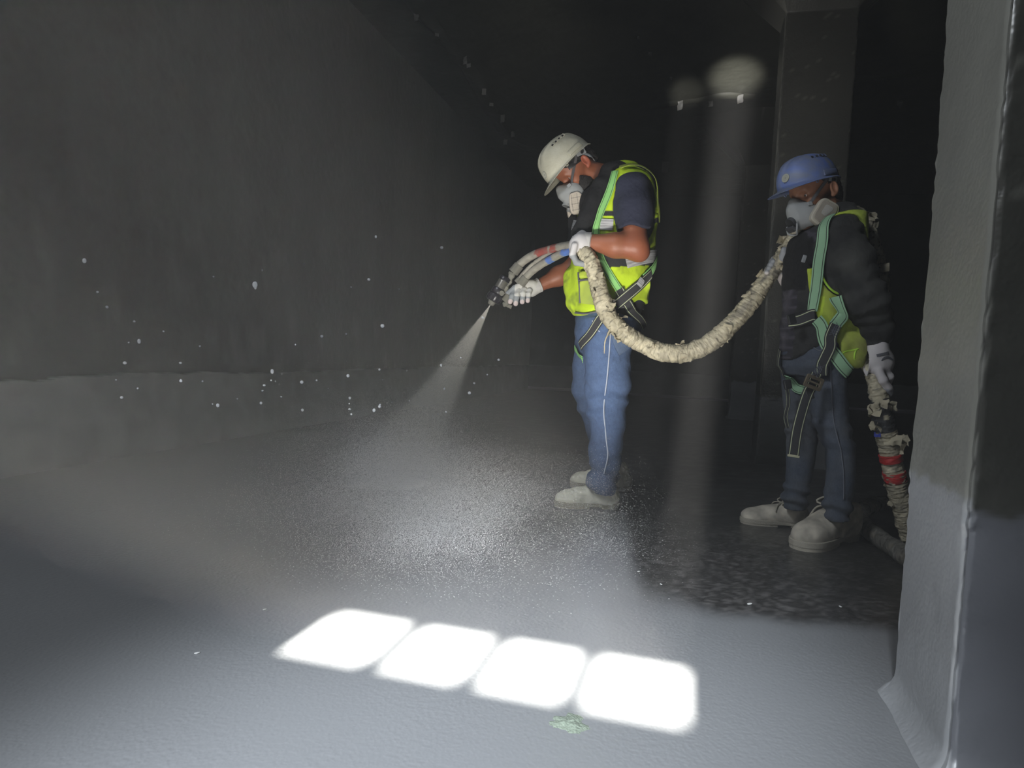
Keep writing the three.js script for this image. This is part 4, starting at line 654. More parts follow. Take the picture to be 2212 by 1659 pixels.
  // coated shoes
  const coverDisp = (x, y, z) => 0.004 * fbm(x * 22, y * 22, z * 22, 3) + 0.0035 * noise(x * 60 + y * 30, y * 50, z * 40), cCol = (x, y, z) => { const m = 1 + 0.25 * fbm(x * 18, y * 18, z * 18, 3); return [0.74 * m, 0.72 * m, 0.57 * m]; };
  const coverM = { upper: stdMat('coated_shoe_cover', 0xffffff, 0.55, { vertexColors: true, bumpMap: rep(cloth, 8), bumpScale: 0.003 }), sole: stdMat('coated_sole', new THREE.Color(0.30, 0.28, 0.21), 0.8, { bumpMap: rep(nFine, 4), bumpScale: 0.003 }), color: cCol };
  const floorL = (px, py) => { const p = onPlane(px, py, 0), m = new THREE.Matrix4().makeRotationY(YAW).setPosition(-0.43, 0, -3.37).invert(); return p.applyMatrix4(m); };
  shoe(g, floorL(1335, 1098), floorL(1198, 1093), coverM, { cover: true, disp: coverDisp, label: 'shoe wrapped in cream coating, nearer foot' });
  shoe(g, floorL(1362, 1062), floorL(1232, 1050), coverM, { cover: true, disp: coverDisp, label: 'shoe wrapped in cream coating, farther foot' });
}
// ---------- the worker who carries the hose ----------
const helper = thing('person', 'man in blue hard hat and dark checked jacket, holding the wrapped hose in both hands', 'person', [0.49, 0, -3.09], YAW);
{
  const q = personSpace(0.49, -3.09), g = helper;
  const hf = frameAt(q(1771, 420, 0), V(-0.94, -0.27, 0.2), V(-0.29, 0.95, 0)); if (hf.s.z < 0) hf.s.negate(); hf.k = 1.06;
  const skinCol = [0.30, 0.135, 0.075], headF = headField(hf, 1);
  const torso = column(ringsOf(q, [[448, 1800, 1838, 0, 0.07], [462, 1793, 1846, 0, 0.12], [482, 1772, 1842, 0, 0.16], [500, 1738, 1848, 0, 0.175], [516, 1716, 1852, 0, 0.18], [560, 1704, 1860, 0, 0.185], [620, 1698, 1868, 0, 0.18], [680, 1698, 1860, 0, 0.17], [740, 1693, 1852, 0, 0.165], [792, 1692, 1842, 0, 0.16]]), 2.3);
  const hips = column(ringsOf(q, [[700, 1700, 1850, 0, 0.15], [745, 1694, 1850, 0, 0.165], [790, 1692, 1836, 0, 0.16], [812, 1700, 1828, 0, 0.12]]));
  const nearLeg = column(ringsOf(q, [[745, 1750, 1850, 0.08, 0.09], [790, 1748, 1830, 0.09, 0.09], [840, 1748, 1827, 0.1, 0.085], [891, 1756, 1831, 0.1, 0.08], [925, 1762, 1835, 0.11, 0.08], [952, 1775, 1840, 0.12, 0.075], [968, 1785, 1843, 0.12, 0.07], [1010, 1789, 1845, 0.13, 0.068], [1050, 1786, 1843, 0.13, 0.062], [1080, 1781, 1839, 0.13, 0.058], [1102, 1781, 1837, 0.13, 0.055], [1121, 1785, 1834, 0.13, 0.05]]));
  const farLeg = column(ringsOf(q, [[745, 1693, 1780, -0.08, 0.09], [789, 1690, 1764, -0.09, 0.09], [843, 1692, 1762, -0.1, 0.085], [882, 1695, 1762, -0.1, 0.08], [935, 1700, 1764, -0.11, 0.075], [988, 1701, 1758, -0.12, 0.068], [1036, 1698, 1751, -0.12, 0.06], [1064, 1692, 1746, -0.12, 0.056], [1082, 1690, 1744, -0.12, 0.053], [1099, 1694, 1741, -0.12, 0.05]]));
  const jeansF = any(0.03, hips, nearLeg, farLeg);
  const shN = q(1816, 512, 0.14), elN = q(1870, 645, 0.22), wrN = q(1896, 742, 0.2), shF = q(1772, 512, -0.16), elF = q(1748, 640, -0.25), wrF = q(1699, 606, -0.2);
  const armN = any(0.03, cone(shN, elN, 0.052, 0.045), cone(elN, wrN, 0.045, 0.03)), armF = any(0.03, cone(shF, elF, 0.055, 0.045), cone(elF, wrF, 0.042, 0.03));
  const neck = cone(inFrame(hf, -0.015, -0.05, 0), q(1806, 468, 0), 0.053, 0.062), bodyF = any(0.03, grow(torso, -0.015), grow(jeansF, -0.015), armN, armF, neck);
  const skin = (x, y, z) => { const m = 1 + 0.12 * fbm(x * 16, y * 16, z * 16, 3); return skinCol.map((c) => c * m); };
  const bA = netMesh(bodyF, ...bounds([q(1660, 440, -0.3), q(1930, 1130, 0.3), q(1660, 1130, 0.3)], 0.02), 0.009, skin);
  const hb = [inFrame(hf, -0.11, -0.1, -0.1), inFrame(hf, 0.16, 0.17, 0.1), inFrame(hf, 0.16, -0.14, 0.1), inFrame(hf, -0.11, 0.17, -0.1)];
  const bH = netMesh(any(0.02, headF, neck), ...bounds(hb, 0.01), 0.0034, skin);
  part('body', mergeGeometries([bA, bH]), M.skin, g, 'brown skin of face and neck');
  g.userData.lidMat = stdMat('lid_skin_brown', new THREE.Color(...skinCol), 0.6); eyes(hf, g); delete g.userData.lidMat;
  const loc = (x, y, z) => { const p = V(x, y, z).sub(hf.o); return [p.dot(hf.f) / hf.k, p.dot(hf.u) / hf.k, p.dot(hf.s) / hf.k]; };
  const skull = ball(inFrame(hf, 0.019, 0.058, 0), 0.1075, 0.097, 0.0842, hf), nape = ball(inFrame(hf, -0.045, -0.005, 0), 0.045, 0.075, 0.055, hf);
  const hairF = (x, y, z) => { const [f, u, s] = loc(x, y, z), edge = Math.max((f > -0.02 ? 0.02 - u + 0.55 * Math.max(0, f) : -0.06 - u), f - 0.09); return smax(smin(skull(x, y, z), nape(x, y, z), 0.02), edge, 0.01); };
  part('hair', netMesh(hairF, ...bounds(hb, 0.01), 0.005, null, (x, y, z) => 0.004 * noise(x * 220, y * 220, z * 220)), M.hair, g, 'short black hair');
  for (const s of [-1, 1]) part('eyebrow', tube([inFrame(hf, 0.1, 0.024, s * 0.014), inFrame(hf, 0.1, 0.03, s * 0.03), inFrame(hf, 0.083, 0.024, s * 0.052)], (t) => 0.0046 - 0.0022 * t, 12, 8), M.hair, g);
  const jc = (x, y, z) => { const m = 1 + 0.3 * fbm(x * 5, y * 4, z * 5, 4), dust = clamp(0.5 + 0.8 * fbm(x * 7, y * 7, z * 7 + 3, 4)) * sstep(1.0, 0.4, y); return [lerp(0.05, 0.13, dust) * m, lerp(0.068, 0.135, dust) * m, lerp(0.105, 0.14, dust) * m]; };
  const legWr = (x, y, z) => { const kn = 1.1 * Math.exp(-(((y - 0.47) / 0.06) ** 2)) + 1.5 * Math.exp(-(((y - 0.16) / 0.06) ** 2)) + 0.4 * Math.exp(-(((y - 0.8) / 0.1) ** 2)); return 0.004 * fbm(x * 9, y * 9, z * 9, 3) + kn * 0.0055 * Math.sin(y * 105 + 16 * x + 3 * noise(x * 10, y * 12, z * 10)); };
  const jeans = part('jeans', netMesh(jeansF, ...bounds([q(1680, 695, -0.25), q(1862, 1128, 0.25), q(1680, 1128, 0.2)], 0.02), 0.006, jc, legWr), M.denim, g, 'dark dusty blue jeans');
  const onto = (pts, f, off, r, n = 40) => tube(new THREE.CatmullRomCurve3(pts).getSpacedPoints(n).map((p) => { for (let k = 0; k < 6; k++) p.addScaledVector(grad(f, p.x, p.y, p.z), off - f(p.x, p.y, p.z)); return p; }), r, n * 2, 6);
  M.darkSeam = stdMat('dark_stitching', new THREE.Color(0.12, 0.13, 0.16), 0.9);
  part('side_seam', onto([q(1793, 780, 0.2), q(1797, 840, 0.2), q(1800, 900, 0.2), q(1812, 960, 0.2), q(1822, 1020, 0.2), q(1824, 1080, 0.2)], jeansF, 0.003, 0.0028), M.darkSeam, jeans);
  part('front_pocket', onto([q(1755, 750, 0.15), q(1768, 756, 0.17), q(1785, 752, 0.18)], jeansF, 0.003, 0.0026, 16), M.darkSeam, jeans);
  // jacket over a checked shirt
  const slN = any(0.04, cone(q(1814, 512, 0.14), q(1836, 562, 0.18), 0.083, 0.082), cone(q(1836, 562, 0.18), q(1872, 650, 0.22), 0.082, 0.074), cone(q(1872, 650, 0.22), q(1899, 716, 0.2), 0.074, 0.062)), cuffN = cone(q(1893, 712, 0.2), q(1895, 741, 0.2), 0.046, 0.045);
  const slF = any(0.04, cone(shF, elF, 0.085, 0.07), cone(elF, q(1712, 615, -0.21), 0.066, 0.05));
  const collar = chain([q(1792, 480, 0.06), q(1810, 458, 0.06), q(1826, 458, 0.0), q(1810, 455, -0.07)], [0.022, 0.028, 0.03, 0.025], 0.02), placket = chain([q(1782, 492, 0.1), q(1762, 530, 0.14), q(1750, 570, 0.15)], [0.018, 0.016, 0.012], 0.02);
  const shirtHem = (x, y, z) => { const a = q(1692, 772, 0.12), b = q(1712, 785, 0.12), c = q(1780, 738, 0.15); const e = x < b.x ? lerp(a.y, b.y, clamp((x - a.x) / (b.x - a.x))) : lerp(b.y, c.y, clamp((x - b.x) / (c.x - b.x))); return e - y; };
  const trunkF = (x, y, z) => smax(torso(x, y, z), shirtHem(x, y, z), 0.006), jacketF = any(0.035, trunkF, slN, slF, collar, placket), jacketAll = (x, y, z) => Math.min(jacketF(x, y, z), cuffN(x, y, z));
  const edgeX = (y) => q(1746, 600, 0.17).x + (y > q(1740, 560, 0.15).y ? (y - q(1740, 560, 0.15).y) * 0.28 : 0);
  const jkC = (x, y, z) => {
    const m = 1 + 0.35 * fbm(x * 9, y * 9, z * 9, 4), dust = clamp(0.05 + 1.1 * fbm(x * 7 + 2, y * 6, z * 6, 4)), s0 = q(1725, 560, 0.1);
    if (z > -0.15 && x < q(1720, 560, 0).x && y > q(1700, 630, 0).y) return [0.006, 0.006, 0.007];                                    // black undershirt at the open front
    if (x < edgeX(y)) { const w = (a) => { const r = a - Math.floor(a) - 0.5; return Math.exp(-90 * r * r); }, l = Math.max(w(x * 26), w(y * 24)); return [0.02 + 0.04 * l, 0.018 + 0.037 * l, 0.025 + 0.045 * l].map((c) => c * m); }   // checked shirt
    return [lerp(0.02, 0.10, dust) * m, lerp(0.02, 0.10, dust) * m, lerp(0.02, 0.088, dust) * m];
  };
  const jkW = (x, y, z) => { const arm = x > q(1850, 600, 0.2).x ? 1 : 0.4; return 0.009 * fbm(x * 10, y * 12, z * 10, 3) + arm * 0.0065 * Math.sin(y * 95 - 40 * x + 4 * noise(x * 9, y * 9, z * 9)) * (0.5 + 0.5 * noise(x * 6, y * 9, z * 6)); };
  part('jacket', netMesh(jacketAll, ...bounds([q(1655, 440, -0.33), q(1945, 795, 0.33), q(1665, 795, 0.3)], 0.02), 0.0062, jkC, jkW), M.fabric, g, 'dark jacket over a checked shirt, sleeves pushed into folds');
  // vest: hangs open, gathered behind the waist strap
  const armC = q(1830, 545, 0.2), armhole = (x, y, z) => { const dx = (x - armC.x) / 0.1, dy = (y - armC.y) / (y < armC.y ? 0.17 : 0.16), d = (Math.sqrt(dx * dx + dy * dy) - 1) * 0.09; return Math.max(d, 0.05 - Math.abs(z)); };
  const back = any(0.05, cone(q(1848, 680, 0.08), q(1842, 760, 0.12), 0.075, 0.085), cone(q(1842, 760, 0.12), q(1838, 785, 0.1), 0.07, 0.055));
  const frontEdge = (x, y, z) => { const yy = y; const pts = [[455, 1812], [480, 1786], [510, 1768], [550, 1752], [600, 1754], [650, 1760], [690, 1772], [715, 1790], [745, 1812], [800, 1822]]; const ys = pts.map(([a, b]) => q(b, a, 0.17)); let i = 0; while (i < ys.length - 2 && ys[i + 1].y > yy) i++; const t = clamp((ys[i].y - yy) / (ys[i].y - ys[i + 1].y)); return (lerp(ys[i].x, ys[i + 1].x, t) + 0.12 * sstep(0.02, -0.06, z) - x) * 0.8; };
  const bot = q(1840, 796, 0.15).y, vestF = (x, y, z) => { let d = smin(torso(x, y, z) - 0.012, back(x, y, z), 0.05); d = smax(d, frontEdge(x, y, z), 0.006); d = smax(d, bot + 0.02 * noise(x * 20, z * 14, 2) - y, 0.01); d = smax(d, -armhole(x, y, z), 0.004); return smax(d, y - q(1815, 458, 0.1).y, 0.01); };
  const vestC = (x, y, z) => { const m = 1 + 0.2 * fbm(x * 8, y * 8, z * 8, 4), gr = clamp(0.35 + 0.9 * fbm(x * 9 + 5, y * 7, z * 9, 4)), px = x - q(1760, 660, 0.17).x, bright = px < 0.035 && y < q(1760, 640, 0.17).y ? 1 : 0; const e = bright ? 0 : gr; return [lerp(0.46, 0.24, e) * m, lerp(0.60, 0.25, e) * m, lerp(0.05, 0.07, e) * m]; };
  const vest = part('vest', netMesh(vestF, ...bounds([q(1735, 445, -0.3), q(1880, 805, 0.3), q(1735, 805, 0.3)], 0.03), 0.006, vestC, (x, y, z) => 0.009 * fbm(x * 8, y * 6, z * 8, 3) + 0.006 * noise(x * 30 + y * 8, y * 12, z * 20) * sstep(q(1800, 640, 0.2).y, q(1800, 720, 0.2).y, y)), M.fabric, g, 'dirty yellow mesh safety vest');
  M.lime = stdMat('lime_binding', new THREE.Color(0.42, 0.68, 0.06), 0.8);
  part('binding', onto([q(1792, 585, 0.19), q(1799, 601, 0.19), q(1811, 612, 0.19), q(1828, 617, 0.18), q(1845, 616, 0.15)], vestF, 0.003, 0.0045, 24), M.lime, vest, 'bright lime binding');
  part('binding', onto([q(1816, 768, 0.2), q(1826, 760, 0.21), q(1838, 757, 0.2), q(1852, 757, 0.14)], vestF, 0.002, 0.0038, 20), M.lime, vest, 'bright lime binding');
  // harness
  const hs = any(0.015, vestF, jacketF, jeansF), har = new THREE.Group(); har.name = 'harness'; har.userData.label = 'fall-arrest harness of pale green and black webbing'; g.add(har);
  const S = (n, pts, w, m, off, l, k = 40) => part(n, strap(pts, w, hs, off, 0.005, k), m, har, l);
  S('chest_strap', [q(1800, 474, 0.14), q(1780, 520, 0.18), q(1768, 560, 0.19), q(1762, 610, 0.19), q(1753, 650, 0.19), q(1746, 672, 0.18)], 0.042, M.paleWeb, 0.01, 'pale green webbing');
  S('chest_strap', [q(1754, 694, 0.19), q(1772, 726, 0.2), q(1795, 757, 0.2), q(1815, 782, 0.2), q(1826, 802, 0.17)], 0.05, M.paleWeb, 0.012, 'pale green webbing');
  S('waist_strap', [q(1696, 694, 0.06), q(1708, 690, 0.13), q(1730, 685, 0.17), q(1756, 680, 0.19)], 0.048, M.blackWeb, 0.012, 'black webbing with pale edges');
  S('lanyard', [q(1838, 632, 0.2), q(1830, 656, 0.22), q(1815, 690, 0.23), q(1806, 705, 0.23)], 0.048, M.paleWeb, 0.022, 'pale green webbing');
  S('lanyard', [q(1808, 702, 0.23), q(1790, 742, 0.23), q(1775, 785, 0.22), q(1764, 810, 0.22)], 0.045, M.blackWeb, 0.026, 'black webbing with pale edges');
  const hang = [q(1764, 806, 0.225), q(1757, 826, 0.225), q(1745, 850, 0.225), q(1732, 890, 0.225), q(1722, 930, 0.225), q(1714, 985, 0.22)];
  part('lanyard_tail', strap(hang, 0.043, null, 0, 0.005, 40, () => V(-0.15, 0, 1).normalize()), M.blackWeb, har, 'hanging webbing tail');
  part('tail_end', put(box(0.046, 0.01, 0.01, 0.002), hang[5].x, hang[5].y, hang[5].z, 0, 0, -0.1), stdMat('tail_binding', new THREE.Color(0.50, 0.48, 0.33), 0.8), har);
  S('leg_strap', [q(1693, 826, 0.0), q(1706, 838, -0.01), q(1722, 845, 0.0), q(1740, 846, 0.1)], 0.04, M.paleWeb, 0.008, 'pale green leg strap');
  S('leg_strap', [q(1688, 756, 0.0), q(1685, 785, -0.02), q(1688, 815, -0.02), q(1698, 838, 0.0)], 0.028, M.blackWeb, 0.012);
  const slackPts = [q(1700, 838, 0.02), q(1703, 870, 0.05), q(1697, 900, 0.05), q(1702, 925, 0.05)];
  part('strap_tail', strap(slackPts, 0.016, null, 0, 0.004, 24, () => V(-0.5, 0, 0.8).normalize()), M.blackWeb, har);
  for (const [x, y, z] of [[1697, 830, 0.03], [1744, 851, 0.2], [1706, 690, 0.15]]) { const c = q(x, y, z); part('slider', put(box(0.03, 0.04, 0.016, 0.004), c.x, c.y, c.z + 0.02, 0, 0, 0.3), M.black, har, 'black plastic slider'); }
  const bk = q(1755, 826, 0.235), sh = new THREE.Shape(), rr = (s, w, h, r) => { s.moveTo(-w + r, -h); s.lineTo(w - r, -h); s.quadraticCurveTo(w, -h, w, -h + r); s.lineTo(w, h - r); s.quadraticCurveTo(w, h, w - r, h); s.lineTo(-w + r, h); s.quadraticCurveTo(-w, h, -w, h - r); s.lineTo(-w, -h + r); s.quadraticCurveTo(-w, -h, -w + r, -h); };
  rr(sh, 0.034, 0.024, 0.007); const hole = new THREE.Path(); rr(hole, 0.025, 0.0145, 0.004); sh.holes.push(hole);
  part('buckle', join([new THREE.ExtrudeGeometry(sh, { depth: 0.005, bevelEnabled: true, bevelSize: 0.002, bevelThickness: 0.002, bevelSegments: 2 }), box(0.05, 0.007, 0.008, 0.002).translate(0, 0, 0.003)]).rotateZ(-0.32).translate(bk.x, bk.y, bk.z + 0.008), M.brass, har, 'bronze-coloured buckle');
  for (const [x, y, z] of [[1804, 713, 0.26], [1766, 800, 0.255]]) { const c = q(x, y, z), t = []; for (let i = -2; i <= 2; i++) t.push(new THREE.BoxGeometry(0.04, 0.0016, 0.002).rotateZ(0.6).translate(i * 0.001, i * 0.008, 0), new THREE.BoxGeometry(0.04, 0.0016, 0.002).rotateZ(-0.6).translate(i * 0.001, i * 0.008, 0)); part('box_stitching', mergeGeometries(t).scale(0.75, 1, 1).rotateZ(-0.42).translate(c.x, c.y, c.z + 0.004), M.darkSeam, har); }
  // jacket pocket tag, pen
  const pc = q(1737, 559, 0.19); part('pocket_tag', put(box(0.016, 0.03, 0.006, 0.003), pc.x, pc.y, pc.z, 0, 0, -0.25), M.greyPlastic, g, 'pale tag at the shirt pocket');
  // helmet and mask
  const hatFr = frameAt(q(1741, 399, 0), V(-0.935, -0.28, 0.2), V(-0.28, 0.95, 0)); if (hatFr.s.z < 0) hatFr.s.negate(); hatFr.k = 0.93; hatFr.h = 0.92;
  M.hatBlue = stdMat('blue_helmet_plastic', 0xffffff, 0.5, { map: rep(dataTex(512, tile((x, y) => { const n = clamp(0.5 + 1.0 * fbm(x, y, 8, 5)), w = clamp(n + 0.2 * noise(x * 11, y * 11, 8)); return [0.12, 0.2, 0.56].map((c, k) => lerp(c, [0.22, 0.24, 0.28][k], w)); }, 6)), 5), bumpMap: rep(nFine, 3), bumpScale: 0.0006 });
  hardHat(g, hatFr, M.hatBlue, 'dusty blue hard hat', stdMat('hat_sticker_worn', 0xffffff, 0.6, { map: dataTex(128, (u, v) => { const r = Math.hypot(u - 0.5, v - 0.5); return r > 0.28 && r < 0.33 || (Math.abs(u - 0.5) < 0.12 && Math.abs(v - 0.5) < 0.16) ? [0.3, 0.3, 0.26] : [0.42, 0.43, 0.36]; }) }));
  M.cartridge = stdMat('cream_cartridge', new THREE.Color(0.50, 0.46, 0.38), 0.5); M.cartPad = stdMat('tan_filter_pad', new THREE.Color(0.34, 0.30, 0.25), 0.9, { bumpMap: rep(nFine, 6), bumpScale: 0.001 });
  M.printed = stdMat('printed_label', 0xffffff, 0.6, { map: rep(dataTex(128, (u, v, i, j) => (j % 10 < 3 && hash3(i >> 2, j / 10 | 0, 4) > 0.25 ? [0.3, 0.29, 0.27] : [0.5, 0.48, 0.45])), 30) });
  respirator(g, hf, { label: 'grey half-mask respirator with cream cartridges', center: [0.112, -0.066], valve: M.darkRubber, trim: M.greyPlastic, filter: [[0.122, -0.103], [0.052, -0.03], [-0.004, -0.08], [0.006, -0.108], [0.092, -0.142]], shift: [0.004, 0.006], side: 0.082, toe: 0.18, filterMat: M.cartridge, filterLabel: 'cream cartridge with printed label', grid: false, padMat: M.cartPad, labelMat: M.printed }, headF);
  // gloves
  const R = 0.0125, fin = (pts, r = R) => chain(pts, [r * 1.12, r * 1.05, r, r * 0.92].slice(0, pts.length), 0.006);
  const lh = any(0.018, cone(wrN, q(1895, 760, 0.2), 0.04, 0.045), ball(q(1897, 782, 0.215), 0.05, 0.052, 0.032), ball(q(1912, 782, 0.2), 0.035, 0.045, 0.033));
  const thumb = chain([q(1880, 775, 0.2), q(1868, 792, 0.21), q(1864, 810, 0.22)], [0.024, 0.02, 0.016], 0.012);
  const idx = fin([q(1897, 800, 0.235), q(1908, 822, 0.245), q(1918, 838, 0.235), q(1925, 850, 0.21)], 0.0155);
  const others = [[1916, 806, 0.215], [1922, 796, 0.195], [1925, 786, 0.175]].map(([x, y, z]) => fin([q(x - 8, y - 12, z), q(x + 6, y + 8, z), q(x + 3, y + 24, z - 0.02), q(x - 10, y + 28, z - 0.04)], 0.0145));
  const lhF = (x, y, z) => { let e = Math.min(thumb(x, y, z), idx(x, y, z)); for (const f of others) e = Math.min(e, f(x, y, z)); return smin(lh(x, y, z), e, 0.009); };
  const lCol = (x, y, z) => { const m = 1 + 0.12 * fbm(x * 40, y * 40, z * 40, 3), t = Math.max(sstep(0, 0.01, q(1925, 838, 0.22).y - y), sstep(0.0, 0.01, 0.185 - z) * sstep(0, 0.01, q(1900, 790, 0.2).y - y)); return [0.55, 0.52, 0.52].map((c, k) => lerp(c, [0.27, 0.28, 0.31][k], t) * m); };
  const gl = new THREE.Group(); gl.name = 'glove'; gl.userData.label = 'white glove with a printed mark on its back, fingers round the hose'; g.add(gl);
  part('hand_shell', netMesh(lhF, ...bounds([q(1848, 740, 0.1), q(1945, 865, 0.3)], 0.01), 0.0032, lCol), M.glove, gl);
  const mk = stdMat('grey_print', new THREE.Color(0.10, 0.10, 0.11), 0.8);
  part('printed_mark', strap([q(1894, 768, 0.25), q(1905, 766, 0.25), q(1918, 762, 0.24)], 0.011, lhF, 0.0012, 0.0008, 14), mk, gl, 'grey printed text bar');
  part('printed_mark', strap([q(1905, 780, 0.25), q(1908, 773, 0.25), q(1914, 771, 0.25), q(1921, 773, 0.24), q(1925, 778, 0.23)], (t) => 0.004 + 0.007 * Math.sin(t * 3.14), lhF, 0.0012, 0.0008, 18), mk, gl, 'grey printed arc mark');
  const rh = any(0.016, cone(wrF, q(1688, 580, -0.2), 0.032, 0.036), ball(q(1686, 572, -0.19), 0.034, 0.05, 0.03));
  const rF = [[1672, 556], [1668, 562], [1664, 570], [1659, 578]].map(([x, y], i) => fin([q(1690 - i * 1, 560 + i * 8, -0.2), q(x + 8, y + 2, -0.19), q(x, y + 4, -0.16), q(x - 2, y + 10, -0.135)], 0.0132)), rTh = chain([q(1698, 575, -0.17), q(1692, 556, -0.12), q(1694, 540, -0.1)], [0.022, 0.018, 0.014], 0.01);
  const rhF = (x, y, z) => { let e = rTh(x, y, z); for (const f of rF) e = Math.min(e, f(x, y, z)); return smin(rh(x, y, z), e, 0.006); };
  const gl2 = new THREE.Group(); gl2.name = 'glove'; gl2.userData.label = 'grey-palmed glove with fingers behind the raised hose'; g.add(gl2);
  part('hand_shell', netMesh(rhF, ...bounds([q(1630, 525, -0.27), q(1725, 622, -0.05)], 0.02), 0.0034, (x, y, z) => { const t = sstep(0, 0.01, q(1695, 592, -0.2).y - y); return [0.27, 0.28, 0.30].map((c, k) => lerp(c, [0.56, 0.52, 0.51][k], t)); }), M.glove, gl2);
  // shoes
  const inv = new THREE.Matrix4().makeRotationY(YAW).setPosition(0.49, 0, -3.09).invert(), fl = (px, py) => onPlane(px, py, 0).applyMatrix4(inv);
  const sc = (x, y, z) => { const m = 1 + 0.3 * fbm(x * 16, y * 16, z * 16, 4); const d = 0.7 + 0.6 * clamp(0.5 + fbm(x * 30, y * 30, z * 30, 3)); return [0.48 * m * d, 0.44 * m * d, 0.365 * m * d]; };
  const sm = { upper: stdMat('dusty_leather', 0xffffff, 0.9, { vertexColors: true, bumpMap: rep(cloth, 8), bumpScale: 0.002 }), sole: stdMat('dusty_sole', new THREE.Color(0.36, 0.33, 0.27), 0.9, { bumpMap: rep(nFine, 4), bumpScale: 0.002 }), color: sc, lace: stdMat('dusty_lace', new THREE.Color(0.40, 0.37, 0.30), 0.9) };
  const ds = (x, y, z) => 0.002 * fbm(x * 25, y * 25, z * 25, 3);
  shoe(g, fl(1745, 1140), fl(1600, 1128), sm, { laces: true, disp: ds, label: 'dusty laced work shoe stepping forward' });
  shoe(g, fl(1842, 1160), fl(1722, 1188), sm, { laces: true, disp: ds, label: 'dusty laced work shoe, nearer foot' });
}
// ---------- spray gun, hoses, mist ----------
const q1 = personSpace(-0.43, -3.37), q2 = personSpace(0.49, -3.09), toWorld = (ox, oz) => new THREE.Matrix4().makeRotationY(YAW).setPosition(ox, 0, oz), W1 = toWorld(-0.43, -3.37), W2 = toWorld(0.49, -3.09);
const w1 = (px, py, z) => q1(px, py, z).applyMatrix4(W1), w2 = (px, py, z) => q2(px, py, z).applyMatrix4(W2);
const tipW = w1(1060, 657, -0.19);
M.coated = stdMat('coated_fitting', new THREE.Color(0.27, 0.26, 0.22), 0.8, { bumpMap: rep(nFine, 6), bumpScale: 0.002 });
M.gunBlack = stdMat('gun_black', new THREE.Color(0.018, 0.016, 0.022), 0.3);
M.gunMetal = stdMat('gun_barrel', new THREE.Color(0.20, 0.19, 0.17), 0.35, { metalness: 0.6 });
{
  const gun = thing('spray_gun', 'black and grey two-component spray gun in the gloved right hand, nozzle down', 'spray gun', tipW.toArray(), YAW), o = q1(1060, 657, -0.19), p = (x, y, z = -0.19) => q1(x, y, z).sub(o);
  const ax = p(1091, 603).normalize(), Q = new THREE.Quaternion().setFromUnitVectors(V(0, 1, 0), ax), L = p(1091, 603).length() / 62;
  const rings = (list) => { const pts = [new THREE.Vector2(0.0005, list[0][0] * L), ...list.map(([s, r]) => new THREE.Vector2(r * L, s * L)), new THREE.Vector2(0.0005, list[list.length - 1][0] * L)]; return new THREE.LatheGeometry(pts, 30).applyQuaternion(Q); };
  part('nozzle', rings([[-2, 3.5], [-1, 6.5], [5, 8], [9, 8.5], [10, 12]]), M.coated, gun, 'coated grey nozzle tip');
  part('air_cap', rings([[7, 12.5], [9, 15.5], [20, 17], [24, 16], [26, 13]]), M.gunBlack, gun, 'black ribbed air cap');
  const rib = []; for (let i = 0; i < 16; i++) { const a = i / 16 * Math.PI * 2; rib.push(box(3 * L, 12 * L, 2 * L, 0.0006).translate(0, 0, 16.6 * L).rotateY(a).translate(0, 15 * L, 0)); }
  part('grip_ribs', join(rib).applyQuaternion(Q), M.gunBlack, gun);
  part('collar', rings([[25, 12], [27, 14.5], [37, 14.5], [39, 12.5]]), M.gunBlack, gun);
  part('barrel', rings([[38, 11.5], [40, 12], [57, 12], [59, 10.5]]), M.gunMetal, gun, 'dull metal barrel');
  part('end_cap', rings([[57, 12.5], [58, 13.5], [65, 13.5], [67, 11]]), M.gunBlack, gun);
  part('side_block', join([box(0.042, 0.034, 0.036, 0.008).rotateZ(0.9).translate(...p(1094, 644).toArray()), box(0.03, 0.026, 0.03, 0.008).rotateZ(0.3).translate(...p(1092, 657).toArray()), cyl(0.009, 0.011, 0.034, 14).rotateZ(1.2).translate(...p(1099, 661).toArray())]), M.coated, gun, 'fluid block caked in coating');
  part('bolt', cyl(0.013, 0.013, 0.05, 16).rotateX(Math.PI / 2).translate(...p(1084, 634, -0.175).toArray()), M.coated, gun);
  const coupler = (pts, r) => tube(pts, r, 24, 14);
  part('coupling', join([coupler([p(1087, 634), p(1092, 622), p(1097, 612)], (t) => 0.012 + 0.004 * (t > 0.3 && t < 0.7)), coupler([p(1097, 614), p(1103, 600), p(1108, 590)], (t) => 0.013 + 0.005 * Math.sin(t * 6) ** 2)]), M.coated, gun, 'hose coupling caked in coating');
  part('coupling_nut', cyl(0.022, 0.022, 0.012, 6).applyQuaternion(new THREE.Quaternion().setFromUnitVectors(V(0, 1, 0), V(0.4, 0.9, 0).normalize())).translate(...p(1106, 592).toArray()), M.coated, gun);
  part('trigger', tube([p(1106, 628), p(1112, 642), p(1100, 650)], 0.006, 16, 8), M.gunBlack, gun);
  part('handle', tube([p(1094, 634), p(1112, 640, -0.2), p(1135, 646, -0.2), p(1146, 650, -0.2)], 0.014, 20, 12), M.gunBlack, gun);
  part('stud', cyl(0.004, 0.004, 0.012, 10).rotateX(1).translate(...p(1056, 634).toArray()), M.metal, gun);
}
const hoseMat = stdMat('hose_skin', 0xffffff, 0.75, { vertexColors: true, bumpMap: rep(nFine, 5), bumpScale: 0.0015 });
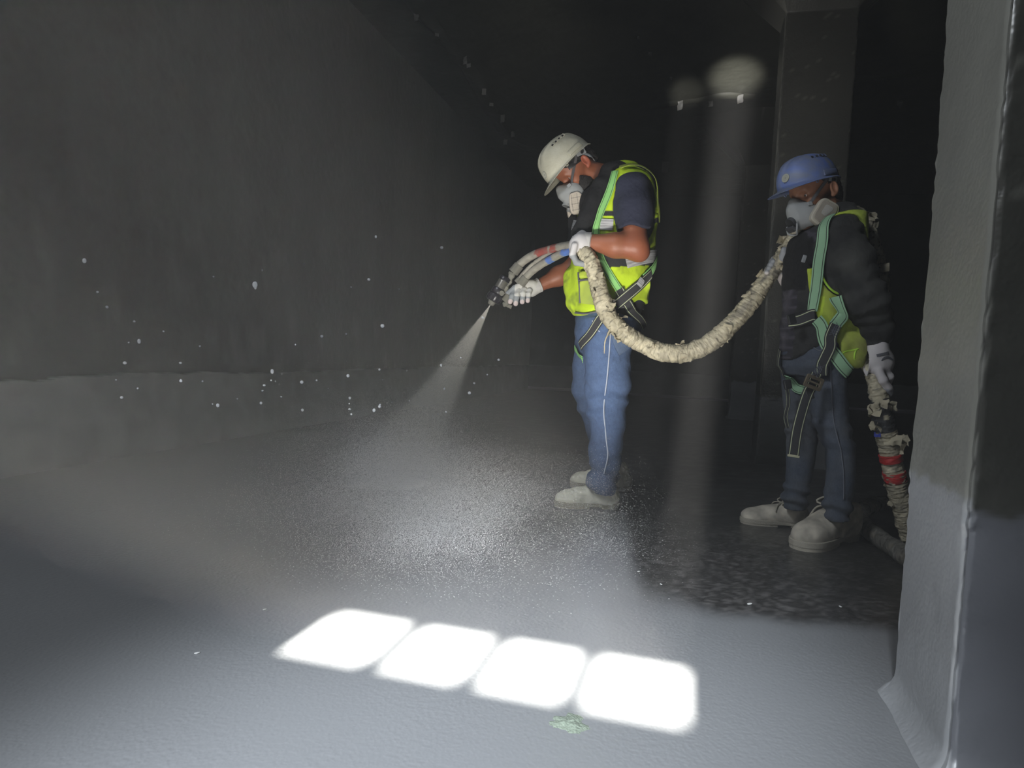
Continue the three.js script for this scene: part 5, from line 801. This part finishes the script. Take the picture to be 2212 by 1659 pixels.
function smallHose(label, pts, r, mark, at, grp) {
  const P = pts.map(([x, y, z]) => w1(x, y, z)), o = P[0].clone(), t = thing('supply_hose', label, 'hose', o.toArray());
  part('hose_body', tube(P.map((p) => p.clone().sub(o)), r, 90, 16, (s, a, l) => { const n = fbm(l * 40, a * 2, 3, 3), k = mark ? Math.max(...at.map(([c, w]) => 1 - sstep(w * 0.8, w, Math.abs(s - c) + 0.05 * n))) * (0.55 + 0.9 * clamp(0.5 + n)) : 0; const m = 1 + 0.35 * n; return [0.32, 0.30, 0.255].map((c, i) => lerp(c, mark ? mark[i] : c, clamp(k)) * m); }, (s, a, l) => 0.0012 * noise(l * 70, a * 2, 1)), hoseMat, t);
  const e = P[1].clone().sub(P[0]).normalize(); part('ferrule', cyl(r * 1.25, r * 1.35, r * 2.4, 16).applyQuaternion(new THREE.Quaternion().setFromUnitVectors(V(0, 1, 0), e)).translate(e.x * r, e.y * r, e.z * r), M.coated, t);
}
smallHose('uppermost supply hose at the gun, grey with worn red marks', [[1110, 587, -0.19], [1124, 570, -0.18], [1150, 552, -0.14], [1182, 541, -0.05], [1215, 533, 0.06], [1240, 531, 0.17], [1258, 538, 0.22]], 0.021, [0.32, 0.07, 0.055], [[0.40, 0.1], [0.56, 0.05]]);
smallHose('thin plain supply hose between the red-marked and blue-marked hoses', [[1117, 609, -0.185], [1132, 590, -0.17], [1158, 566, -0.12], [1190, 546, -0.03], [1222, 533, 0.08], [1244, 533, 0.18], [1260, 542, 0.235]], 0.0115);
smallHose('lowest supply hose, grey with blue marks beside the forearm', [[1126, 612, -0.18], [1138, 597, -0.165], [1160, 578, -0.12], [1190, 560, -0.03], [1220, 545, 0.08], [1243, 541, 0.18], [1262, 548, 0.24]], 0.019, [0.10, 0.20, 0.55], [[0.76, 0.12], [0.44, 0.05]]);
// the thick wrapped hose: gun hand, sag, over the other worker's far shoulder, down his back, hand, floor
{
  const A = (x, y, d) => camRay(x, y, d), pts = [w1(1256, 541, 0.225), w1(1270, 556, 0.245), w1(1286, 592, 0.265), w1(1298, 640, 0.275), w1(1318, 688, 0.27), w1(1345, 716, 0.255), A(1385, 742, 3.12), A(1440, 763, 3.09), A(1495, 759, 3.06), A(1552, 727, 3.03), A(1602, 677, 3.01), A(1645, 620, 3.0), A(1677, 574, 2.985), A(1699, 540, 2.97), A(1716, 512, 2.96), w2(1738, 482, -0.14), w2(1786, 462, -0.21)];
  const back = [w2(1786, 462, -0.21), w2(1832, 458, -0.16), w2(1862, 474, -0.06), w2(1880, 512, -0.0), w2(1893, 556, 0.01), w2(1902, 600, 0.0), w2(1900, 650, -0.04), w2(1868, 690, -0.02), w2(1857, 725, 0.05), w2(1866, 770, 0.14), w2(1888, 806, 0.195)];
  const tail = [w2(1888, 806, 0.195), w2(1898, 850, 0.205), w2(1907, 900, 0.2), w2(1920, 965, 0.19), w2(1933, 1030, 0.18), w2(1948, 1095, 0.16), w2(1968, 1160, 0.13)];
  const fl = (x, y) => onPlane(x, y, 0.038), floorRun = [w2(1968, 1160, 0.13), w2(1992, 1205, 0.08), fl(2010, 1228), fl(1985, 1218), fl(1945, 1192), fl(1905, 1166), fl(1868, 1136), fl(1856, 1112), fl(1875, 1094), fl(1910, 1086)];
  const o = pts[0].clone(), t = thing('wrapped_hose', 'thick hose wrapped in crinkled cream tape, sagging between the two workers', 'hose', o.toArray()), loc = (l) => l.map((p) => p.clone().sub(o));
  const wraps = (seed, k = 26) => (s, a, l) => { const ph = l * k + a / 6.283 + 1.1 * noise(l * 11, Math.cos(a), Math.sin(a) + seed), fr = ph - Math.floor(ph), id = Math.floor(ph); return 0.0024 * (1 - fr) * (0.2 + 1.2 * hash3(id, seed, 1)) + 0.0022 * noise(l * 190, Math.cos(a) * 1.6, Math.sin(a) * 1.6 + seed) + 0.0035 * noise(l * 45, Math.cos(a) * 2.4 + seed, Math.sin(a) * 2.4) + 0.0025 * noise(l * 120, Math.cos(a) * 6, Math.sin(a) * 6 + seed) + 0.003 * noise(l * 14, seed, 3); };
  const tape = (seed, base, dark, k = 26) => (s, a, l) => { const ph = l * k + a / 6.283 + 1.1 * noise(l * 11, Math.cos(a), Math.sin(a) + seed), fr = ph - Math.floor(ph), id = Math.floor(ph), crease = (fr > 0.9 ? 0.5 : 1) * (1 - 0.35 * sstep(0.35, 0.75, noise(l * 190, Math.cos(a) * 1.6, Math.sin(a) * 1.6 + seed))), m = (0.8 + 0.35 * hash3(id, seed, 5)) * crease * (1 + 0.3 * noise(l * 60, Math.cos(a) * 3, Math.sin(a) * 3 + seed)), worn = sstep(0.02, 0.3, fbm(l * 18, Math.cos(a) * 1.5 + seed, Math.sin(a) * 1.5, 3)) * dark(s); return base.map((c, i) => lerp(c, [0.17, 0.155, 0.125][i], worn) * m); };
  M.tape = stdMat('crinkled_tape', 0xffffff, 0.62, { vertexColors: true, bumpMap: rep(cloth, 10), bumpScale: 0.004 });
  const cream = [0.45, 0.405, 0.29];
  part('hose_run', tube(loc(pts), (s) => lerp(lerp(0.036, 0.0405, sstep(0, 0.12, s)), 0.027, sstep(0.55, 0.95, s)), 620, 30, tape(3, cream, (s) => 0.2 + 0.8 * sstep(0.45, 0.7, s)), wraps(3)), M.tape, t);
  part('hose_run', tube(loc(back), 0.031, 320, 22, tape(7, [0.50, 0.455, 0.34], () => 0.8, 13), wraps(7, 13)), M.tape, t);
  part('hose_run', tube(loc(tail), (s) => lerp(0.032, 0.037, sstep(0, 0.3, s)), 360, 26, (s, a, l) => { const c = tape(9, [0.42, 0.375, 0.27], () => 0.6, 20)(s, a, l); const dk = s > 0.14 && s < 0.33 ? 1 : 0, n = noise(l * 40, a, 2); return dk && n > -0.5 ? [0.03, 0.03, 0.032] : c; }, wraps(9, 20)), M.tape, t);
  part('hose_run', tube(loc(floorRun), 0.036, 240, 20, tape(12, [0.12, 0.115, 0.10], () => 0.9, 16), wraps(12, 16)), M.tape, t);
  M.red = stdMat('red_tape', new THREE.Color(0.42, 0.018, 0.02), 0.5, { bumpMap: rep(cloth, 6), bumpScale: 0.003 }); M.blue = stdMat('blue_tape', new THREE.Color(0.02, 0.035, 0.25), 0.6);
  const cv = new THREE.CatmullRomCurve3(loc(tail));
  for (const [u, w] of [[0.49, 0.02], [0.6, 0.026]]) { const c = []; for (let i = 0; i <= 4; i++) c.push(cv.getPointAt(u + (i / 4 - 0.5) * w * 2.2)); part('red_band', tube(c, (s) => 0.042 + 0.0015 * Math.sin(s * 40), 16, 26, null, (s, a) => 0.0025 * noise(a * 3, s * 4, u * 90)), M.red, t, 'red tape band'); }
  M.flap = stdMat('torn_tape', new THREE.Color(0.48, 0.43, 0.31), 0.65, { side: THREE.DoubleSide, bumpMap: rep(cloth, 5), bumpScale: 0.003 });
  const R = rng(41), flap = (p, n, size, mat = M.flap) => { const g = new THREE.PlaneGeometry(size, size * (0.5 + R() * 0.6), 6, 6), a = g.attributes.position, s = R() * 99; for (let i = 0; i < a.count; i++) { const x = a.getX(i) / size, y = a.getY(i) / size; a.setXYZ(i, a.getX(i) + 0.16 * size * noise(x * 4, y * 4, s), a.getY(i) + 0.16 * size * noise(x * 4, y * 4, s + 9), 0.35 * size * noise(x * 2.6 + 5, y * 2.6, s) + 0.3 * size * (x + 0.5) ** 2); } g.computeVertexNormals(); const q = new THREE.Quaternion().setFromUnitVectors(V(0, 0, 1), n.clone().add(V(R() - 0.5, R() - 0.5, R() - 0.5).multiplyScalar(0.9)).normalize()); part('tape_flap', g.applyQuaternion(q).translate(p.x, p.y, p.z), mat, t); };
  const c0 = new THREE.CatmullRomCurve3(loc(pts)), away = (c, u, r) => { const tt = c.getTangentAt(u), toEye = camera.position.clone().sub(o).sub(c.getPointAt(u)).normalize(), side = V(0, 0, 0).crossVectors(tt, toEye).normalize(), a = R() * 6.28, n = side.multiplyScalar(Math.cos(a)).addScaledVector(toEye, Math.abs(Math.sin(a))).normalize(); return [c.getPointAt(u).addScaledVector(n, r), n]; };
  for (let i = 0; i < 34; i++) { const u = 0.04 + 0.82 * R(); flap(...away(c0, u, lerp(0.043, 0.033, u)), 0.022 + 0.02 * R()); }
  const c2 = new THREE.CatmullRomCurve3(loc(back)); for (let i = 0; i < 9; i++) flap(...away(c2, 0.2 + 0.75 * R(), 0.034), 0.03 + 0.02 * R(), M.flap);
  for (let i = 0; i < 7; i++) flap(...away(cv, 0.16 + 0.24 * R(), 0.038), 0.03 + 0.025 * R(), M.flap);
  for (let i = 0; i < 4; i++) flap(...away(cv, 0.45 + 0.4 * R(), 0.038), 0.02 + 0.012 * R(), M.flap);
  const rag = cv.getPointAt(0.36); flap(cv.getPointAt(0.34).add(V(-0.035, -0.01, 0.02)), V(-0.6, 0, 1).normalize(), 0.024, M.blue);
  for (let i = 0; i < 5; i++) flap(rag.clone().add(V(0.03 + R() * 0.04, R() * 0.05 - 0.05, R() * 0.03)), V(0.3, 0.2, 1).normalize(), 0.035 + 0.025 * R());
  part('torn_strip', tube([c0.getPointAt(0.235), c0.getPointAt(0.235).add(V(-0.02, -0.06, 0.03)), c0.getPointAt(0.235).add(V(-0.022, -0.12, 0.025))].map((p) => p.add(V(-0.02, -0.01, 0.02))), (s) => 0.006 * (1 - s * 0.7), 16, 6, null, (s, a, l) => 0.002 * noise(l * 90, a, 3)), M.flap, t, 'hanging torn strip');
}
// atomised coating: a jet from the nozzle and the drifting cloud it raises, plus flecks in the sunbeam
function droplets(name, label, category, count, r, mat, place) {
  const g = new THREE.IcosahedronGeometry(1, count < 1000 ? 2 : 0), m = new THREE.InstancedMesh(g, mat, count), M4 = new THREE.Matrix4(), p = V(0, 0, 0), qn = new THREE.Quaternion(), s = V(1, 1, 1);
  for (let i = 0; i < count; i++) { const k = place(p, s) * r; s.multiplyScalar(k); M4.compose(p, qn, s); m.setMatrixAt(i, M4); s.set(1, 1, 1); }
  m.name = name; m.userData = { kind: 'stuff', label, category }; m.castShadow = m.receiveShadow = true; scene.add(m); return m;
}
{
  const R = rng(77), gauss = () => { let a = 0; for (let i = 0; i < 4; i++) a += R(); return (a - 2) / 0.577 / 2; };
  M.drop = stdMat('wet_droplet', new THREE.Color(0.72, 0.70, 0.64), 0.6);
  M.fleck = stdMat('overspray_fleck', new THREE.Color(0.34, 0.34, 0.34), 0.95, { transparent: true, opacity: 0.28 });
  M.mist = stdMat('mist_droplet', new THREE.Color(0.80, 0.79, 0.79), 0.7);
  const aim = w1(812, 1082, -0.22).sub(tipW), len = aim.length(), dir = aim.clone().normalize(), sx = V(0, 0, 0).crossVectors(dir, V(0, 0, 1)).normalize(), sy = V(0, 0, 0).crossVectors(sx, dir).normalize();
  droplets('spray_jet', 'narrow fan of atomised coating leaving the gun nozzle', 'spray', 330000, 0.00044, M.drop, (p) => {
    const s = len * Math.pow(R(), 0.9) * 0.98, w = 0.19 * s * (1 + 0.45 * s), a = R() * 6.283, rr = Math.sqrt(R()) * w * (0.72 + 0.4 * R() * R());
    p.copy(tipW).addScaledVector(dir, s).addScaledVector(sx, Math.cos(a) * rr).addScaledVector(sy, Math.sin(a) * rr * 0.8); p.y = Math.max(p.y, 0.004); return 0.7 + 0.6 * R();
  });
  const beamDir = V(SUN_DX, -SUN_TAN, -1).normalize(), hit = tipW.clone().addScaledVector(dir, len * 0.93);
  droplets('spray_mist', 'cloud of fine overspray drifting over the floor round the jet', 'mist', 640000, 0.0005, M.mist, (p) => {
    for (;;) {
      const k = R(), c = k < 0.5 ? 0 : 1, gx = gauss(), gy = Math.abs(gauss()), gz = gauss();
      if (c === 0) p.set(hit.x + 0.12 + 0.5 * gx, 0.02 + 0.4 * gy, hit.z + 0.05 + 0.55 * gz); else p.set(-0.9 + 0.6 * gx, 0.02 + 0.26 * gy, -2.5 + 0.55 * gz);
      const n = fbm(p.x * 2.2, p.y * 2.6 + 3, p.z * 2.2, 4); const t = p.y / beamDir.y, bx = p.x - beamDir.x * t, bz = p.z - beamDir.z * t;
      if (Math.hypot(p.x + 0.42, p.z + 3.35) < 0.5 || (bx > -1 && bx < 0.12 && bz < -1.25 && bz > -1.72)) continue;                 // clear of the man and of the sunbeam
      if (R() < clamp(0.45 + 1.3 * n, 0.03, 1) && p.x > -3.1) break;
    }
    return 0.6 + 0.8 * R();
  });
  droplets('drifting_flecks', 'pale flecks of dried overspray floating in the hazy daylight shaft', 'flecks', 70, 0.0032, M.fleck, (p, s) => {
const eye = haze.position, axis = haze.target.position.clone().sub(eye).normalize();
    for (;;) {                                             // somewhere inside the soft shaft of daylight, but beside the sunbeam proper
      p.copy(camRay(60 + 1020 * R(), 340 + 560 * Math.sqrt(R()), 0.9 + 1.5 * R())); const t = p.y / beamDir.y, bx = p.x - beamDir.x * t, bz = p.z - beamDir.z * t;
      if (p.clone().sub(eye).normalize().dot(axis) > Math.cos(6.4 * D2R) && !(bx > -1 && bx < 0.12 && bz < -1.25 && bz > -1.72)) break;
    }
    s.set(1, 0.7 + 1.0 * R() * R(), 1); return 0.35 + 0.9 * R() * R();
  });
}

// small things on the floor
{
  const R = rng(9), chip = (p, s) => { const g = new THREE.IcosahedronGeometry(s, 1), a = g.attributes.position; for (let i = 0; i < a.count; i++) { const n = 1 + 0.4 * noise(a.getX(i) * 90, a.getY(i) * 90, a.getZ(i) * 90 + p.x * 9); a.setXYZ(i, a.getX(i) * n * 1.8, a.getY(i) * n * 0.4, a.getZ(i) * n); } g.computeVertexNormals(); return g; };
  M.chip = stdMat('paint_chip', new THREE.Color(0.45, 0.45, 0.44), 0.7);
  const where = ['on the dark floor, nearest the boots of the spraying man', 'at the edge of the dark floor, second from the spraying man', 'before the shoes of the man in the blue hat', 'on the dark floor, closest to the near column', 'just off the left end of the sun patch', 'far left of the sun patch, the leftmost chip'];
  [[1380, 1234, 0.005], [1428, 1262, 0.005], [1620, 1304, 0.006], [1815, 1310, 0.004], [572, 1316, 0.0035], [426, 1410, 0.004]].forEach(([px, py, s], i) => { const p = onPlane(px, py, 0.002), m = new THREE.Mesh(chip(p, s), M.chip); m.name = numbered('paint_chip'); m.position.copy(p); m.rotation.y = R() * 6; m.userData = { label: 'tiny pale paint chip ' + where[i], category: 'chip', group: 'paint chips on the floor' }; scene.add(shadows(m)); });
  const p = onPlane(1228, 1562, 0), rp = []; M.residue = stdMat('pale_green_residue', new THREE.Color(0.13, 0.155, 0.12), 0.9, { bumpMap: rep(nFine, 4), bumpScale: 0.002 });
  const res = surface(40, 40, (u, v) => { const a = u * 6.2832, r = v * (0.035 + 0.012 * noise(Math.cos(a) * 2, Math.sin(a) * 2, 3) + 0.006 * noise(Math.cos(a) * 8, Math.sin(a) * 8, 3)), x = r * Math.cos(a) * 1.3, z = r * Math.sin(a); return [x, 0.002 + 0.004 * (1 - v) ** 0.7 * (0.6 + 0.6 * noise(x * 120, z * 120, 2)) - 0.003 * v, z, x, z]; }, () => [1, 1, 1]);
  const rm = new THREE.Mesh(res, M.residue); rm.name = 'residue_patch'; rm.position.copy(p); rm.userData = { label: 'small crumbly pale green residue on the floor at the edge of the sun patch', category: 'residue' }; scene.add(shadows(rm));
}
renderer.render(scene, camera);
